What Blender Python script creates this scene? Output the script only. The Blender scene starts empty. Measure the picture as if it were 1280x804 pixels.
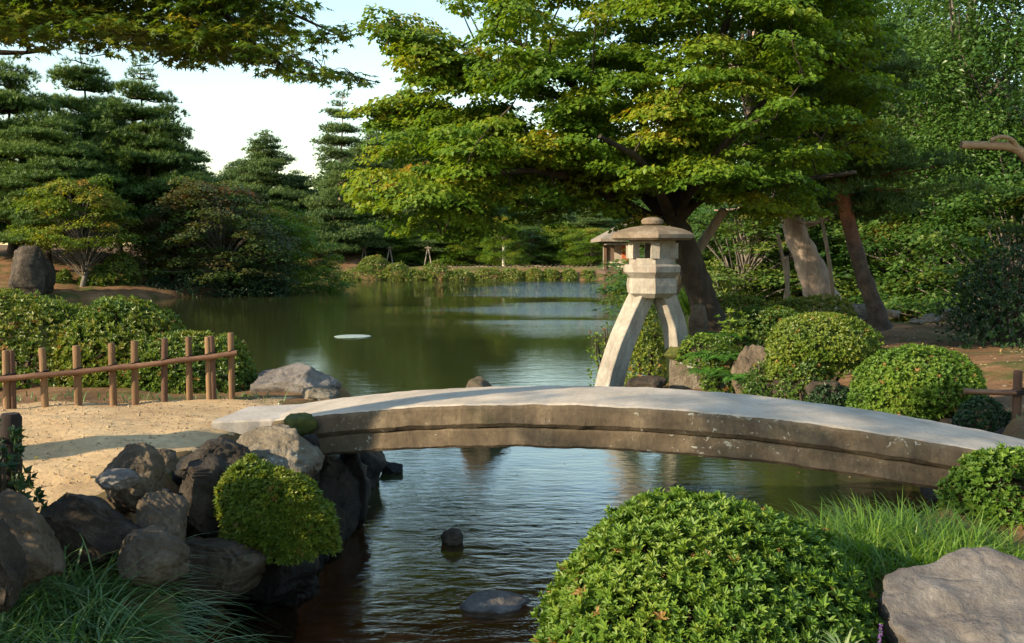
import bpy, math, random
import numpy as np
R = math.radians
rng = np.random.default_rng(7)
random.seed(7)
scene = bpy.context.scene
COL = scene.collection

# ------------------------------------------------------------------ camera
F, CX, CY, HCAM, PITCH = 1244.0, 640.0, 402.0, 2.15, R(4.0)
cam_d = bpy.data.cameras.new("camera"); cam = bpy.data.objects.new("camera", cam_d); COL.objects.link(cam)
cam.location = (0, 0, HCAM); cam.rotation_euler = (R(90) - PITCH, 0, 0)
cam_d.sensor_width = 36.0; cam_d.lens = 36.0 * F / 1280.0
cam_d.clip_start = 0.05; cam_d.clip_end = 3000
scene.camera = cam

# ------------------------------------------------------------------ world, sun, exposure
SUN_EL = R(21)
SUN_H = np.array([-0.87, -0.49])                      # horizontal direction towards the sun
w = bpy.data.worlds.new("World"); scene.world = w; w.use_nodes = True
nt = w.node_tree; bg = nt.nodes["Background"]; sky = nt.nodes.new("ShaderNodeTexSky")
sky.sky_type = 'NISHITA'; sky.sun_disc = False; sky.sun_elevation = SUN_EL
sky.sun_rotation = math.atan2(SUN_H[0], SUN_H[1])
sky.air_density = 1.5; sky.dust_density = 0.3; sky.ozone_density = 2.4; sky.altitude = 0
nt.links.new(sky.outputs[0], bg.inputs[0]); bg.inputs[1].default_value = 0.15
sun_d = bpy.data.lights.new("sun", 'SUN'); sun = bpy.data.objects.new("sun", sun_d); COL.objects.link(sun)
sun_d.energy = 5.0; sun_d.angle = R(0.6); sun_d.color = (1.0, 0.83, 0.58)
sh = SUN_H / np.linalg.norm(SUN_H)
from mathutils import Vector
sdir = Vector((sh[0] * math.cos(SUN_EL), sh[1] * math.cos(SUN_EL), math.sin(SUN_EL)))
sun.rotation_euler = sdir.to_track_quat('Z', 'Y').to_euler(); sun.location = (-30, -12, 25)
scene.view_settings.view_transform = 'Standard'; scene.view_settings.look = 'None'
scene.view_settings.exposure = 1.1; scene.view_settings.gamma = 1.0
scene.render.engine = 'CYCLES'
try:
    scene.cycles.max_bounces = 8; scene.cycles.transparent_max_bounces = 12
    scene.cycles.caustics_reflective = False; scene.cycles.caustics_refractive = False
    scene.cycles.use_denoising = True
except Exception:
    pass

# ------------------------------------------------------------------ placement helpers
cp, sp_ = math.cos(PITCH), math.sin(PITCH)
def px(u, v, Y):
    "point at forward distance Y that the photograph shows at pixel (u, v)"
    a = (u - CX) / F; b = -(v - CY) / F
    d = np.array([a, cp + b * sp_, -sp_ + b * cp])
    return d * (Y / d[1]) + np.array([0, 0, HCAM])
def gz(u, v, z):
    "point on the level z shown at pixel (u, v)"
    a = (u - CX) / F; b = -(v - CY) / F
    d = np.array([a, cp + b * sp_, -sp_ + b * cp])
    return d * ((z - HCAM) / d[2]) + np.array([0, 0, HCAM])
def m(p, Y): return p * Y / F

def norm(a): return a / np.maximum(np.linalg.norm(a, axis=-1, keepdims=True), 1e-9)
def rand_dirs(n): return norm(rng.normal(size=(n, 3)))
def smooth(t): t = np.clip(t, 0, 1); return t * t * (3 - 2 * t)

# ------------------------------------------------------------------ mesh builder
class MB:
    def __init__(s): s.v = []; s.f = []; s.r = []; s.n = 0
    def add(s, v, f, rnd=None):
        v = np.asarray(v, float).reshape(-1, 3); f = np.asarray(f, int)
        s.v.append(v); s.f.append(f + s.n); s.n += len(v)
        s.r.append(np.full(len(v), 0.5) if rnd is None else np.asarray(rnd, float))
    def build(s, name, mat, parent=None, origin=(0, 0, 0), smooth_shade=False):
        origin = np.asarray(origin, float)
        V = np.concatenate(s.v) - origin
        me = bpy.data.meshes.new(name)
        me.vertices.add(len(V)); me.vertices.foreach_set("co", V.ravel())
        loops = np.concatenate([f.ravel() for f in s.f])
        cnt = np.concatenate([np.full(len(f), f.shape[1]) for f in s.f])
        me.loops.add(len(loops)); me.loops.foreach_set("vertex_index", loops.astype(np.int32))
        me.polygons.add(len(cnt))
        st = np.concatenate([[0], np.cumsum(cnt)[:-1]]).astype(np.int32)
        me.polygons.foreach_set("loop_start", st)
        at = me.attributes.new("rnd", 'FLOAT', 'POINT'); at.data.foreach_set("value", np.concatenate(s.r).astype(np.float32))
        me.update(calc_edges=True)
        me.polygons.foreach_set("use_smooth", np.full(len(cnt), bool(smooth_shade)))
        me.materials.append(mat)
        o = bpy.data.objects.new(name, me); COL.objects.link(o)
        if parent is not None: o.parent = parent
        else: o.location = origin
        return o

def tag(o, label=None, cat=None, group=None, kind=None):
    if label: o["label"] = label
    if cat: o["category"] = cat
    if group: o["group"] = group
    if kind: o["kind"] = kind
    return o
def thing(name, label, cat, loc, group=None):
    o = bpy.data.objects.new(name, None); COL.objects.link(o); o.location = tuple(loc); o.empty_display_size = 0.2
    return tag(o, label, cat, group)
def copy_tree(root, loc, rz=0, sc=(1, 1, 1), label=None, group=None):
    r = root.copy(); COL.objects.link(r); r.location = tuple(loc); r.rotation_euler = (0, 0, rz); r.scale = sc
    if label: r["label"] = label
    if group: r["group"] = group
    for ch in list(root.children):
        c = ch.copy(); COL.objects.link(c); c.parent = r
    return r

# ------------------------------------------------------------------ shape helpers
KITE = (np.array([(0, 0, 0), (.42, .5, .07), (1, 0, -.08), (.42, -.5, .07)]), np.array([(0, 1, 2), (0, 2, 3)]))
OVAL = (np.array([(0, 0, 0), (.3, .42, .07), (.68, .36, .05), (1, 0, -.08), (.68, -.36, .05), (.3, -.42, .07)]),
        np.array([(0, 3, 2, 1), (0, 5, 4, 3)]))
def _star():
    pts = [(.3, 0, .02)]; c = (.3, 0)
    for k, (a, r) in enumerate([(180, .3), (140, .2), (108, .5), (80, .2), (52, .62), (26, .24), (0, .72), (-26, .24), (-52, .62), (-80, .2), (-108, .5), (-140, .2)]):
        pts.append((c[0] + r * math.cos(R(a)), r * math.sin(R(a)), -.10 * r if r > .4 else 0.0))
    return np.array(pts), np.array([(0, i + 1, (i + 1) % 12 + 1) for i in range(12)])
STAR = _star()
BLADE = (np.array([(0, .5, 0), (0, -.5, 0), (1, 0, 0)]), np.array([(0, 1, 2)]))
def add_leaves(mb, P, D, N, L, W, tmpl, rnd):
    D = norm(D); S = norm(np.cross(D, N)); N = np.cross(S, D)
    T, Fc = tmpl; n, k = len(P), len(T)
    L = np.broadcast_to(L, (n,))[:, None, None]; W = np.broadcast_to(W, (n,))[:, None, None]
    V = P[:, None, :] + T[None, :, 0:1] * L * D[:, None, :] + T[None, :, 1:2] * W * S[:, None, :] + T[None, :, 2:3] * L * N[:, None, :]
    Fa = (Fc[None] + (np.arange(n) * k)[:, None, None]).reshape(-1, Fc.shape[1])
    mb.add(V.reshape(-1, 3), Fa, np.repeat(rnd, k))
def basis(A):
    h = np.where(np.abs(A[:, 2:3]) > .9, np.array([[1., 0, 0]]), np.array([[0, 0, 1.]]))
    T = norm(np.cross(A, h)); return T, np.cross(A, T)
def add_rosettes(mb, P, A, k, L, W, tilt, tmpl, rnd):
    A = norm(A); T, B = basis(A); n = len(P)
    ph0 = rng.uniform(0, 6.28, n)
    for j in range(k):
        ph = ph0 + 6.283 * j / k + rng.normal(0, .25, n)
        t = np.clip(rng.normal(tilt, .22, n), .1, 1.7)[:, None]
        rad = np.cos(ph)[:, None] * T + np.sin(ph)[:, None] * B
        D = np.cos(t) * A + np.sin(t) * rad; N = np.sin(t) * A - np.cos(t) * rad
        s = rng.uniform(.7, 1.15, n)
        add_leaves(mb, P, D, N, L * s, W * s, tmpl, np.where(rnd > 1, 1., np.clip(rnd + rng.normal(0, .1, n), 0, .8)))
def add_tube(mb, path, rad, sides=8, wob=0.0, cap=True, rnd=.5):
    P = np.asarray(path, float); n = len(P)
    rad = np.broadcast_to(np.asarray(rad, float), (n,))
    T = norm(np.gradient(P, axis=0))
    ref = np.array([0.3, 0.2, 1.0]) if abs(T[:, 2]).mean() < .8 else np.array([1.0, .15, 0])
    A = norm(np.cross(T, ref)); B = np.cross(T, A)
    ang = np.arange(sides) * 2 * math.pi / sides
    rr = rad[:, None] * (1 + wob * rng.normal(size=(n, sides)))
    V = P[:, None, :] + rr[..., None] * (np.cos(ang)[None, :, None] * A[:, None, :] + np.sin(ang)[None, :, None] * B[:, None, :])
    i = np.arange(n - 1)[:, None] * sides; j = np.arange(sides)[None, :]; j2 = (j + 1) % sides
    Fq = np.stack([i + j, i + j2, i + sides + j2, i + sides + j], -1).reshape(-1, 4)
    mb.add(V.reshape(-1, 3), Fq, np.full(n * sides, rnd))
    if cap:
        for ring, c, fl in ((0, P[0], 1), ((n - 1) * sides, P[-1], 0)):
            vv = np.concatenate([V.reshape(-1, 3)[ring:ring + sides], c[None]])
            a = np.arange(sides); b = (a + 1) % sides
            ff = np.stack([b, a, np.full(sides, sides)], -1) if fl else np.stack([a, b, np.full(sides, sides)], -1)
            mb.add(vv, ff, np.full(sides + 1, rnd))
def spline(pts, n):
    pts = np.asarray(pts, float)
    if len(pts) == 2: return pts[0] + np.linspace(0, 1, n)[:, None] * (pts[1] - pts[0])
    P = np.concatenate([[2 * pts[0] - pts[1]], pts, [2 * pts[-1] - pts[-2]]])
    t = np.linspace(0, len(pts) - 1 - 1e-6, n); i = t.astype(int); u = (t - i)[:, None]
    a, b, c, d = P[i], P[i + 1], P[i + 2], P[i + 3]
    return .5 * (2 * b + (c - a) * u + (2 * a - 5 * b + 4 * c - d) * u ** 2 + (3 * b - a - 3 * c + d) * u ** 3)
def add_box(mb, c, half, rot=None):
    V = np.array([(x, y, z) for x in (-1, 1) for y in (-1, 1) for z in (-1, 1)], float) * np.asarray(half)
    if rot is not None:
        cr, sr = math.cos(rot), math.sin(rot); V = V @ np.array([[cr, sr, 0], [-sr, cr, 0], [0, 0, 1]])
    mb.add(V + np.asarray(c), [(0, 1, 3, 2), (4, 6, 7, 5), (0, 4, 5, 1), (2, 3, 7, 6), (0, 2, 6, 4), (1, 5, 7, 3)])
_ph = rng.uniform(0, 6.28, (40, 3)); _dr = rng.normal(size=(40, 3)); _ph1 = rng.uniform(0, 6.28, 40)
def vnoise(P, freq, octv=4, seed=0):
    "cheap smooth noise built of warped sines, about -1..1"
    P = np.asarray(P, float) * freq; out = np.zeros(len(P)); amp = 1.0; tot = 0
    for o in range(octv):
        for k in range(4):
            i = (seed * 7 + o * 5 + k * 3) % 40; j = (i + 11) % 40
            out += amp * np.sin(P @ _dr[i] * 1.6 + _ph1[i] + 1.3 * np.sin(P @ _dr[j] * 1.1 + _ph1[j])) / 4
        tot += amp * .6; amp *= .5; P = P * 2.07
    return out / tot

# ------------------------------------------------------------------ materials
def mat_new(name):
    mt = bpy.data.materials.new(name); mt.use_nodes = True
    t = mt.node_tree; t.nodes.clear(); out = t.nodes.new("ShaderNodeOutputMaterial")
    return mt, t, out
def N_(t, typ, **kw):
    n = t.nodes.new(typ)
    for k, v in kw.items():
        if k in n.inputs.keys(): n.inputs[k].default_value = v
        else: setattr(n, k, v)
    return n
def ramp(t, fac, stops):
    r = t.nodes.new("ShaderNodeValToRGB"); el = r.color_ramp.elements
    while len(el) < len(stops): el.new(.5)
    for e, (p, c) in zip(el, stops): e.position = p; e.color = (*c, 1)
    t.links.new(fac, r.inputs[0]); return r.outputs[0]
def noise(t, scale, detail=6, rough=.6, vec=None, dist=0.0):
    n = N_(t, "ShaderNodeTexNoise"); n.inputs["Scale"].default_value = scale; n.inputs["Detail"].default_value = detail
    n.inputs["Roughness"].default_value = rough; n.inputs["Distortion"].default_value = dist
    if vec is not None: t.links.new(vec, n.inputs["Vector"])
    return n.outputs["Fac"]
def mixc(t, fac, a, b):
    mx = t.nodes.new("ShaderNodeMix"); mx.data_type = 'RGBA'
    for sck, val in ((mx.inputs[0], fac), (mx.inputs[6], a), (mx.inputs[7], b)):
        if isinstance(val, (tuple, list)): sck.default_value = (*val, 1)
        elif isinstance(val, float): sck.default_value = val
        else: t.links.new(val, sck)
    return mx.outputs[2]
def maprange(t, fac, a, b, c=0.0, d=1.0):
    mr = t.nodes.new("ShaderNodeMapRange"); t.links.new(fac, mr.inputs[0])
    for i, x in enumerate((a, b, c, d)): mr.inputs[i + 1].default_value = x
    return mr.outputs[0]
def math_(t, op, a, b):
    n = t.nodes.new("ShaderNodeMath"); n.operation = op
    for i, x in enumerate((a, b)):
        if isinstance(x, (int, float)): n.inputs[i].default_value = x
        else: t.links.new(x, n.inputs[i])
    return n.outputs[0]

def leaf_mat(name, cols, trans=.35, rough=.5, spec=.3, tboost=1.5):
    mt, t, out = mat_new(name)
    at = N_(t, "ShaderNodeAttribute", attribute_name="rnd")
    oi = N_(t, "ShaderNodeObjectInfo")
    v = math_(t, 'ADD', at.outputs["Fac"], math_(t, 'MULTIPLY', math_(t, 'SUBTRACT', oi.outputs["Random"], .5), .12))
    c = ramp(t, v, [(i / (len(cols) - 1), k) for i, k in enumerate(cols)])
    p = N_(t, "ShaderNodeBsdfPrincipled"); t.links.new(c, p.inputs["Base Color"])
    p.inputs["Roughness"].default_value = rough; p.inputs["Specular IOR Level"].default_value = spec
    tr = N_(t, "ShaderNodeBsdfTranslucent")
    mul = t.nodes.new("ShaderNodeMix"); mul.data_type = 'RGBA'; mul.blend_type = 'MULTIPLY'; mul.inputs[0].default_value = 1
    t.links.new(c, mul.inputs[6]); mul.inputs[7].default_value = (tboost * 1.1, tboost, tboost * .45, 1)
    t.links.new(mul.outputs[2], tr.inputs[0])
    mx = N_(t, "ShaderNodeMixShader"); mx.inputs[0].default_value = trans
    t.links.new(p.outputs[0], mx.inputs[1]); t.links.new(tr.outputs[0], mx.inputs[2]); t.links.new(mx.outputs[0], out.inputs[0])
    return mt
def rough_mat(name, cols, scale=6, bump=.5, bscale=None, stretch=(1, 1, 1), lichen=None, moss=None, rough=.85, fine=True, coords="Object", bdist=.02):
    "stone, bark, wood: layered noise colour and bump, optional lichen blotches and moss on upward faces"
    mt, t, out = mat_new(name)
    tc = N_(t, "ShaderNodeTexCoord"); mp = N_(t, "ShaderNodeMapping"); mp.inputs["Scale"].default_value = stretch
    t.links.new(tc.outputs[coords], mp.inputs[0]); vec = mp.outputs[0]
    n1 = noise(t, scale, 8, .65, vec, .3)
    c = ramp(t, n1, [(.3 + .4 * i / (len(cols) - 1), k) for i, k in enumerate(cols)])
    if fine:
        n2 = noise(t, scale * 9, 4, .7, vec)
        c = mixc(t, maprange(t, n2, .35, .7, 0, .45), c, tuple(x * .45 for x in cols[0]))
    if lichen:
        n3 = noise(t, lichen[1], 3, .6, vec, .8)
        n3b = noise(t, lichen[1] * 6, 3, .6, vec)
        k = maprange(t, math_(t, 'ADD', n3, math_(t, 'MULTIPLY', n3b, .25)), lichen[2], lichen[2] + .05)
        c = mixc(t, k, c, lichen[0])
    if moss:
        g = N_(t, "ShaderNodeNewGeometry"); sx = N_(t, "ShaderNodeSeparateXYZ"); t.links.new(g.outputs["Normal"], sx.inputs[0])
        n4 = noise(t, scale * 1.3, 6, .7, vec)
        k = maprange(t, math_(t, 'ADD', math_(t, 'MULTIPLY', sx.outputs[2], .5), n4), moss[1], moss[1] + .25)
        c = mixc(t, k, c, moss[0])
    p = N_(t, "ShaderNodeBsdfPrincipled"); t.links.new(c, p.inputs["Base Color"])
    p.inputs["Roughness"].default_value = rough; p.inputs["Specular IOR Level"].default_value = .25
    b = N_(t, "ShaderNodeBump"); b.inputs["Strength"].default_value = bump; b.inputs["Distance"].default_value = bdist
    nb = noise(t, bscale or scale * 3, 10, .7, vec, .2)
    if lichen and scale < 5:
        vo = N_(t, "ShaderNodeTexVoronoi", feature='DISTANCE_TO_EDGE'); vo.inputs["Scale"].default_value = 1.35
        wp = N_(t, "ShaderNodeVectorMath", operation='ADD'); nv = N_(t, "ShaderNodeTexNoise"); nv.inputs["Scale"].default_value = 2.2; nv.inputs["Detail"].default_value = 10; t.links.new(vec, nv.inputs["Vector"])
        t.links.new(vec, wp.inputs[0]); t.links.new(nv.outputs["Color"], wp.inputs[1]); t.links.new(wp.outputs[0], vo.inputs["Vector"])
        nb = math_(t, 'ADD', nb, maprange(t, vo.outputs["Distance"], 0, .05, -.22, 0))
    t.links.new(nb, b.inputs["Height"]); t.links.new(b.outputs[0], p.inputs["Normal"]); t.links.new(p.outputs[0], out.inputs[0])
    return mt

M = {}
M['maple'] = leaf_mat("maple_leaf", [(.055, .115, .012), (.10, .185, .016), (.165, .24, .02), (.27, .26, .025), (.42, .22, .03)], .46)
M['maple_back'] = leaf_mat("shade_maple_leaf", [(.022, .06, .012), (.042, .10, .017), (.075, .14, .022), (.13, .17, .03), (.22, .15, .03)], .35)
M['maple_near'] = leaf_mat("maple_near_leaf", [(.045, .095, .012), (.08, .145, .015), (.14, .185, .02), (.25, .22, .03), (.36, .18, .03)], .46)
M['maple_small'] = leaf_mat("small_maple_leaf", [(.06, .12, .015), (.11, .18, .02), (.17, .22, .025), (.26, .24, .03), (.32, .18, .04)], .45)
M['maple_red'] = leaf_mat("reddish_maple_leaf", [(.03, .07, .015), (.05, .09, .018), (.075, .085, .02), (.12, .075, .025), (.16, .06, .03)], .35)
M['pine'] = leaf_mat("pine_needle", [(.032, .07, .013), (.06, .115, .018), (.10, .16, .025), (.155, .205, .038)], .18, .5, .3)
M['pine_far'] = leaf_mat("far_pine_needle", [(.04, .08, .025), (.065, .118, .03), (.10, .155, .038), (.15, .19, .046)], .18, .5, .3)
M['broad'] = leaf_mat("broad_leaf", [(.028, .075, .014), (.05, .115, .02), (.08, .15, .026), (.12, .18, .034)], .35, .4, .4)
M['azalea'] = leaf_mat("azalea_leaf", [(.045, .10, .012), (.075, .15, .016), (.115, .195, .02), (.17, .235, .03), (.26, .13, .045)], .28, .5, .3)
M['azalea_yellow'] = leaf_mat("yellow_azalea_leaf", [(.06, .11, .012), (.10, .16, .018), (.15, .20, .022), (.21, .23, .03), (.30, .16, .05)], .3, .4, .45)
M['hedge'] = leaf_mat("hedge_leaf", [(.04, .085, .012), (.07, .13, .016), (.12, .175, .02), (.18, .205, .03), (.28, .15, .05)], .28, .42, .4)
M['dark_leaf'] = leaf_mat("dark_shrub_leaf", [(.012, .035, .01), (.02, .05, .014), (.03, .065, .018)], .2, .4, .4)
M['grass_dark'] = leaf_mat("dark_grass_blade", [(.04, .10, .02), (.07, .15, .03), (.12, .20, .045), (.28, .32, .13)], .25, .35, .5)
M['grass_light'] = leaf_mat("light_grass_blade", [(.07, .15, .015), (.11, .21, .02), (.16, .26, .03), (.24, .29, .06)], .4, .4, .4)
M['fern'] = leaf_mat("fern_frond", [(.03, .09, .012), (.05, .14, .016), (.08, .18, .02)], .35)
M['bark'] = rough_mat("dark_bark", [(.018, .014, .010), (.045, .034, .024), (.085, .068, .05)], 5, .9, 14, (1, 1, .35), bdist=.04)
M['bark_red'] = rough_mat("red_pine_bark", [(.07, .028, .015), (.20, .075, .035), (.32, .13, .06)], 4, .9, 11, (1, 1, .45), bdist=.04)
def pine_bark():
    "plated bark, dark and grey below, orange red higher up the stem"
    mt = rough_mat("pine_bark", [(.09, .035, .018), (.26, .095, .042), (.40, .17, .075)], 4, .9, 11, (1, 1, .45), bdist=.04); t = mt.node_tree
    p = next(n for n in t.nodes if n.type == 'BSDF_PRINCIPLED'); src = p.inputs["Base Color"].links[0].from_socket
    tc = N_(t, "ShaderNodeTexCoord"); sx = N_(t, "ShaderNodeSeparateXYZ"); t.links.new(tc.outputs["Object"], sx.inputs[0])
    dk = ramp(t, noise(t, 6, 8, .7, tc.outputs["Object"]), [(.3, (.025, .018, .014)), (.7, (.12, .085, .065))])
    t.links.new(mixc(t, maprange(t, math_(t, 'ADD', sx.outputs[2], noise(t, 2, 4, .6, tc.outputs["Object"])), 1.9, 2.9), dk, src), p.inputs["Base Color"]); return mt
M['bark_pine'] = pine_bark()
M['bark_pale'] = rough_mat("pale_bark", [(.22, .16, .125), (.42, .32, .255), (.56, .46, .38)], 3, .9, 9, (1, 1, .35), bdist=.05)
M['bark_tan'] = rough_mat("tan_bark", [(.26, .16, .09), (.44, .29, .17), (.56, .40, .25)], 3, .8, 9, (.35, 1, 1), bdist=.03)
M['bark_grey'] = rough_mat("grey_bark", [(.07, .06, .05), (.15, .13, .105), (.24, .21, .17)], 5, .8, 14, (1, 1, .3), bdist=.03)
M['pole'] = rough_mat("weathered_pole", [(.14, .11, .08), (.25, .2, .15), (.36, .3, .23)], 5, .4, 18, (1, 1, .15))
M['stem'] = rough_mat("twig_wood", [(.03, .02, .012), (.06, .045, .03), (.10, .08, .055)], 12, .5, 30)
M['post'] = rough_mat("cedar_post", [(.09, .05, .026), (.19, .11, .055), (.30, .185, .095)], 9, .5, 40, (1, 1, .12), bdist=.01)
M['post_red'] = rough_mat("weathered_post", [(.05, .026, .018), (.11, .058, .036), (.19, .11, .07)], 9, .6, 40, (1, 1, .12), bdist=.01)
M['post_dark'] = rough_mat("dark_post", [(.012, .008, .007), (.025, .016, .013), (.04, .026, .02)], 9, .5, 40, (1, 1, .12), bdist=.01)
M['bamboo'] = rough_mat("bamboo_rail", [(.10, .05, .03), (.20, .105, .06), (.30, .17, .10)], 4, .25, 20, (.3, 1, 1), rough=.45, bdist=.006)
M['rope'] = rough_mat("black_twine", [(.012, .009, .008), (.02, .016, .014), (.03, .025, .02)], 60, .6, 120)
ROCK_L = (.42, .43, .38)
M['rock'] = rough_mat("brown_rock", [(.055, .04, .026), (.135, .10, .066), (.235, .185, .125)], 3.5, 1.0, 16, lichen=((.26, .26, .21), 5, .83), moss=((.055, .065, .018), .98), bdist=.05)
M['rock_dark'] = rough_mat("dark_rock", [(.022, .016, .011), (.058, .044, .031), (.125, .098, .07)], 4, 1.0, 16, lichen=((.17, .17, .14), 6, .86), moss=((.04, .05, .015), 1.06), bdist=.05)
M['rock_shade'] = rough_mat("shade_dark_rock", [(.008, .006, .005), (.018, .014, .010), (.04, .032, .024)], 4, .9, 16, rough=.5, bdist=.04)  # shade under the bridge and between bank stones painted in as near-black
M['rock_pale'] = rough_mat("pale_rock", [(.10, .08, .055), (.19, .155, .11), (.30, .26, .20)], 3, 1.0, 14, lichen=(ROCK_L, 4, .76), moss=((.10, .10, .025), 1.15), bdist=.04)
M['rock_mauve'] = rough_mat("mauve_rock", [(.085, .072, .064), (.17, .15, .132), (.27, .245, .215)], 3, 1.0, 13, lichen=((.36, .34, .30), 6, .86), bdist=.03)
M['lantern'] = rough_mat("lantern_granite", [(.19, .165, .135), (.31, .275, .225), (.43, .39, .325)], 4, .6, 40, (1, 1, .4), lichen=((.22, .18, .145), 2.6, .70), bdist=.012)
M['lantern_roof'] = rough_mat("lantern_roof_granite", [(.12, .09, .06), (.21, .16, .115), (.30, .245, .185)], 5, .6, 30, moss=((.12, .10, .045), 1.2), bdist=.01)
M['deck'] = rough_mat("bridge_deck_stone", [(.34, .29, .24), (.45, .39, .325), (.54, .48, .41)], 3, .35, 60, bdist=.006)
M['moss'] = rough_mat("moss", [(.03, .04, .008), (.07, .08, .014), (.13, .12, .025)], 14, 1.0, 50, bdist=.02)

def side_stone(name):
    "weathered bridge stone: warm tan with dark streaks and white lichen spots"
    mt, t, out = mat_new(name)
    tc = N_(t, "ShaderNodeTexCoord"); vec = tc.outputs["Object"]
    mp = N_(t, "ShaderNodeMapping"); mp.inputs["Scale"].default_value = (6, 6, .8); t.links.new(vec, mp.inputs[0])
    c = ramp(t, noise(t, 2.2, 8, .7, vec, .3), [(.3, (.048, .036, .024)), (.5, (.112, .084, .054)), (.72, (.22, .168, .11))])
    c = mixc(t, maprange(t, noise(t, 1.6, 6, .7, mp.outputs[0]), .45, .68, 0, .7), c, (.075, .055, .038))
    c = mixc(t, maprange(t, noise(t, 30, 4, .7, vec), .45, .7, 0, .5), c, (.06, .045, .032))
    gl = noise(t, 1.1, 2, .5, vec); sp = noise(t, 24, 4, .6, vec, .8)
    c = mixc(t, maprange(t, math_(t, 'ADD', sp, math_(t, 'MULTIPLY', gl, .45)), .90, .95), c, (.34, .33, .27))
    c = mixc(t, maprange(t, noise(t, 3.3, 5, .7, vec), .58, .70, 0, .55), c, (.075, .08, .03))
    p = N_(t, "ShaderNodeBsdfPrincipled"); p.inputs["Roughness"].default_value = .9; p.inputs["Specular IOR Level"].default_value = .2
    t.links.new(c, p.inputs["Base Color"])
    b = N_(t, "ShaderNodeBump"); b.inputs["Strength"].default_value = .7; b.inputs["Distance"].default_value = .012
    t.links.new(noise(t, 22, 10, .75, vec), b.inputs["Height"]); t.links.new(b.outputs[0], p.inputs["Normal"]); t.links.new(p.outputs[0], out.inputs[0])
    return mt
M['side'] = side_stone("bridge_side_stone")

def ground_mat():
    mt, t, out = mat_new("earth")
    g = N_(t, "ShaderNodeNewGeometry"); pos = g.outputs["Position"]; sx = N_(t, "ShaderNodeSeparateXYZ"); t.links.new(pos, sx.inputs[0])
    at = N_(t, "ShaderNodeAttribute", attribute_name="rnd")
    soil = ramp(t, noise(t, 1.2, 10, .7, pos), [(.3, (.085, .045, .022)), (.5, (.17, .09, .042)), (.7, (.27, .155, .08))])
    soil = mixc(t, maprange(t, noise(t, 22, 5, .7, pos), .52, .7, 0, .6), soil, (.30, .22, .13))
    moss = ramp(t, noise(t, 6, 8, .7, pos), [(.3, (.02, .04, .008)), (.55, (.05, .075, .014)), (.75, (.09, .10, .02))])
    c = mixc(t, maprange(t, noise(t, .8, 6, .65, pos), .50, .62, 0, .8), soil, moss)
    lawn = ramp(t, noise(t, .5, 8, .7, pos), [(.3, (.06, .09, .018)), (.55, (.13, .14, .035)), (.75, (.27, .21, .10))])
    c = mixc(t, at.outputs["Fac"], c, lawn)
    bed = ramp(t, noise(t, 3, 8, .7, pos), [(.3, (.075, .032, .014)), (.55, (.18, .082, .038)), (.75, (.28, .15, .08))])
    c = mixc(t, maprange(t, sx.outputs[2], .05, -.05), c, bed)
    p = N_(t, "ShaderNodeBsdfPrincipled"); p.inputs["Roughness"].default_value = .95; p.inputs["Specular IOR Level"].default_value = .1
    t.links.new(c, p.inputs["Base Color"])
    b = N_(t, "ShaderNodeBump"); b.inputs["Strength"].default_value = .8; b.inputs["Distance"].default_value = .03
    t.links.new(noise(t, 9, 10, .75, pos), b.inputs["Height"]); t.links.new(b.outputs[0], p.inputs["Normal"]); t.links.new(p.outputs[0], out.inputs[0])
    return mt
M['ground'] = ground_mat()
M['sand'] = rough_mat("path_sand", [(.40, .25, .115), (.52, .345, .17), (.62, .44, .235)], 1.5, .9, 45, bdist=.012, lichen=((.34, .23, .12), 2.2, .80))

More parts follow.
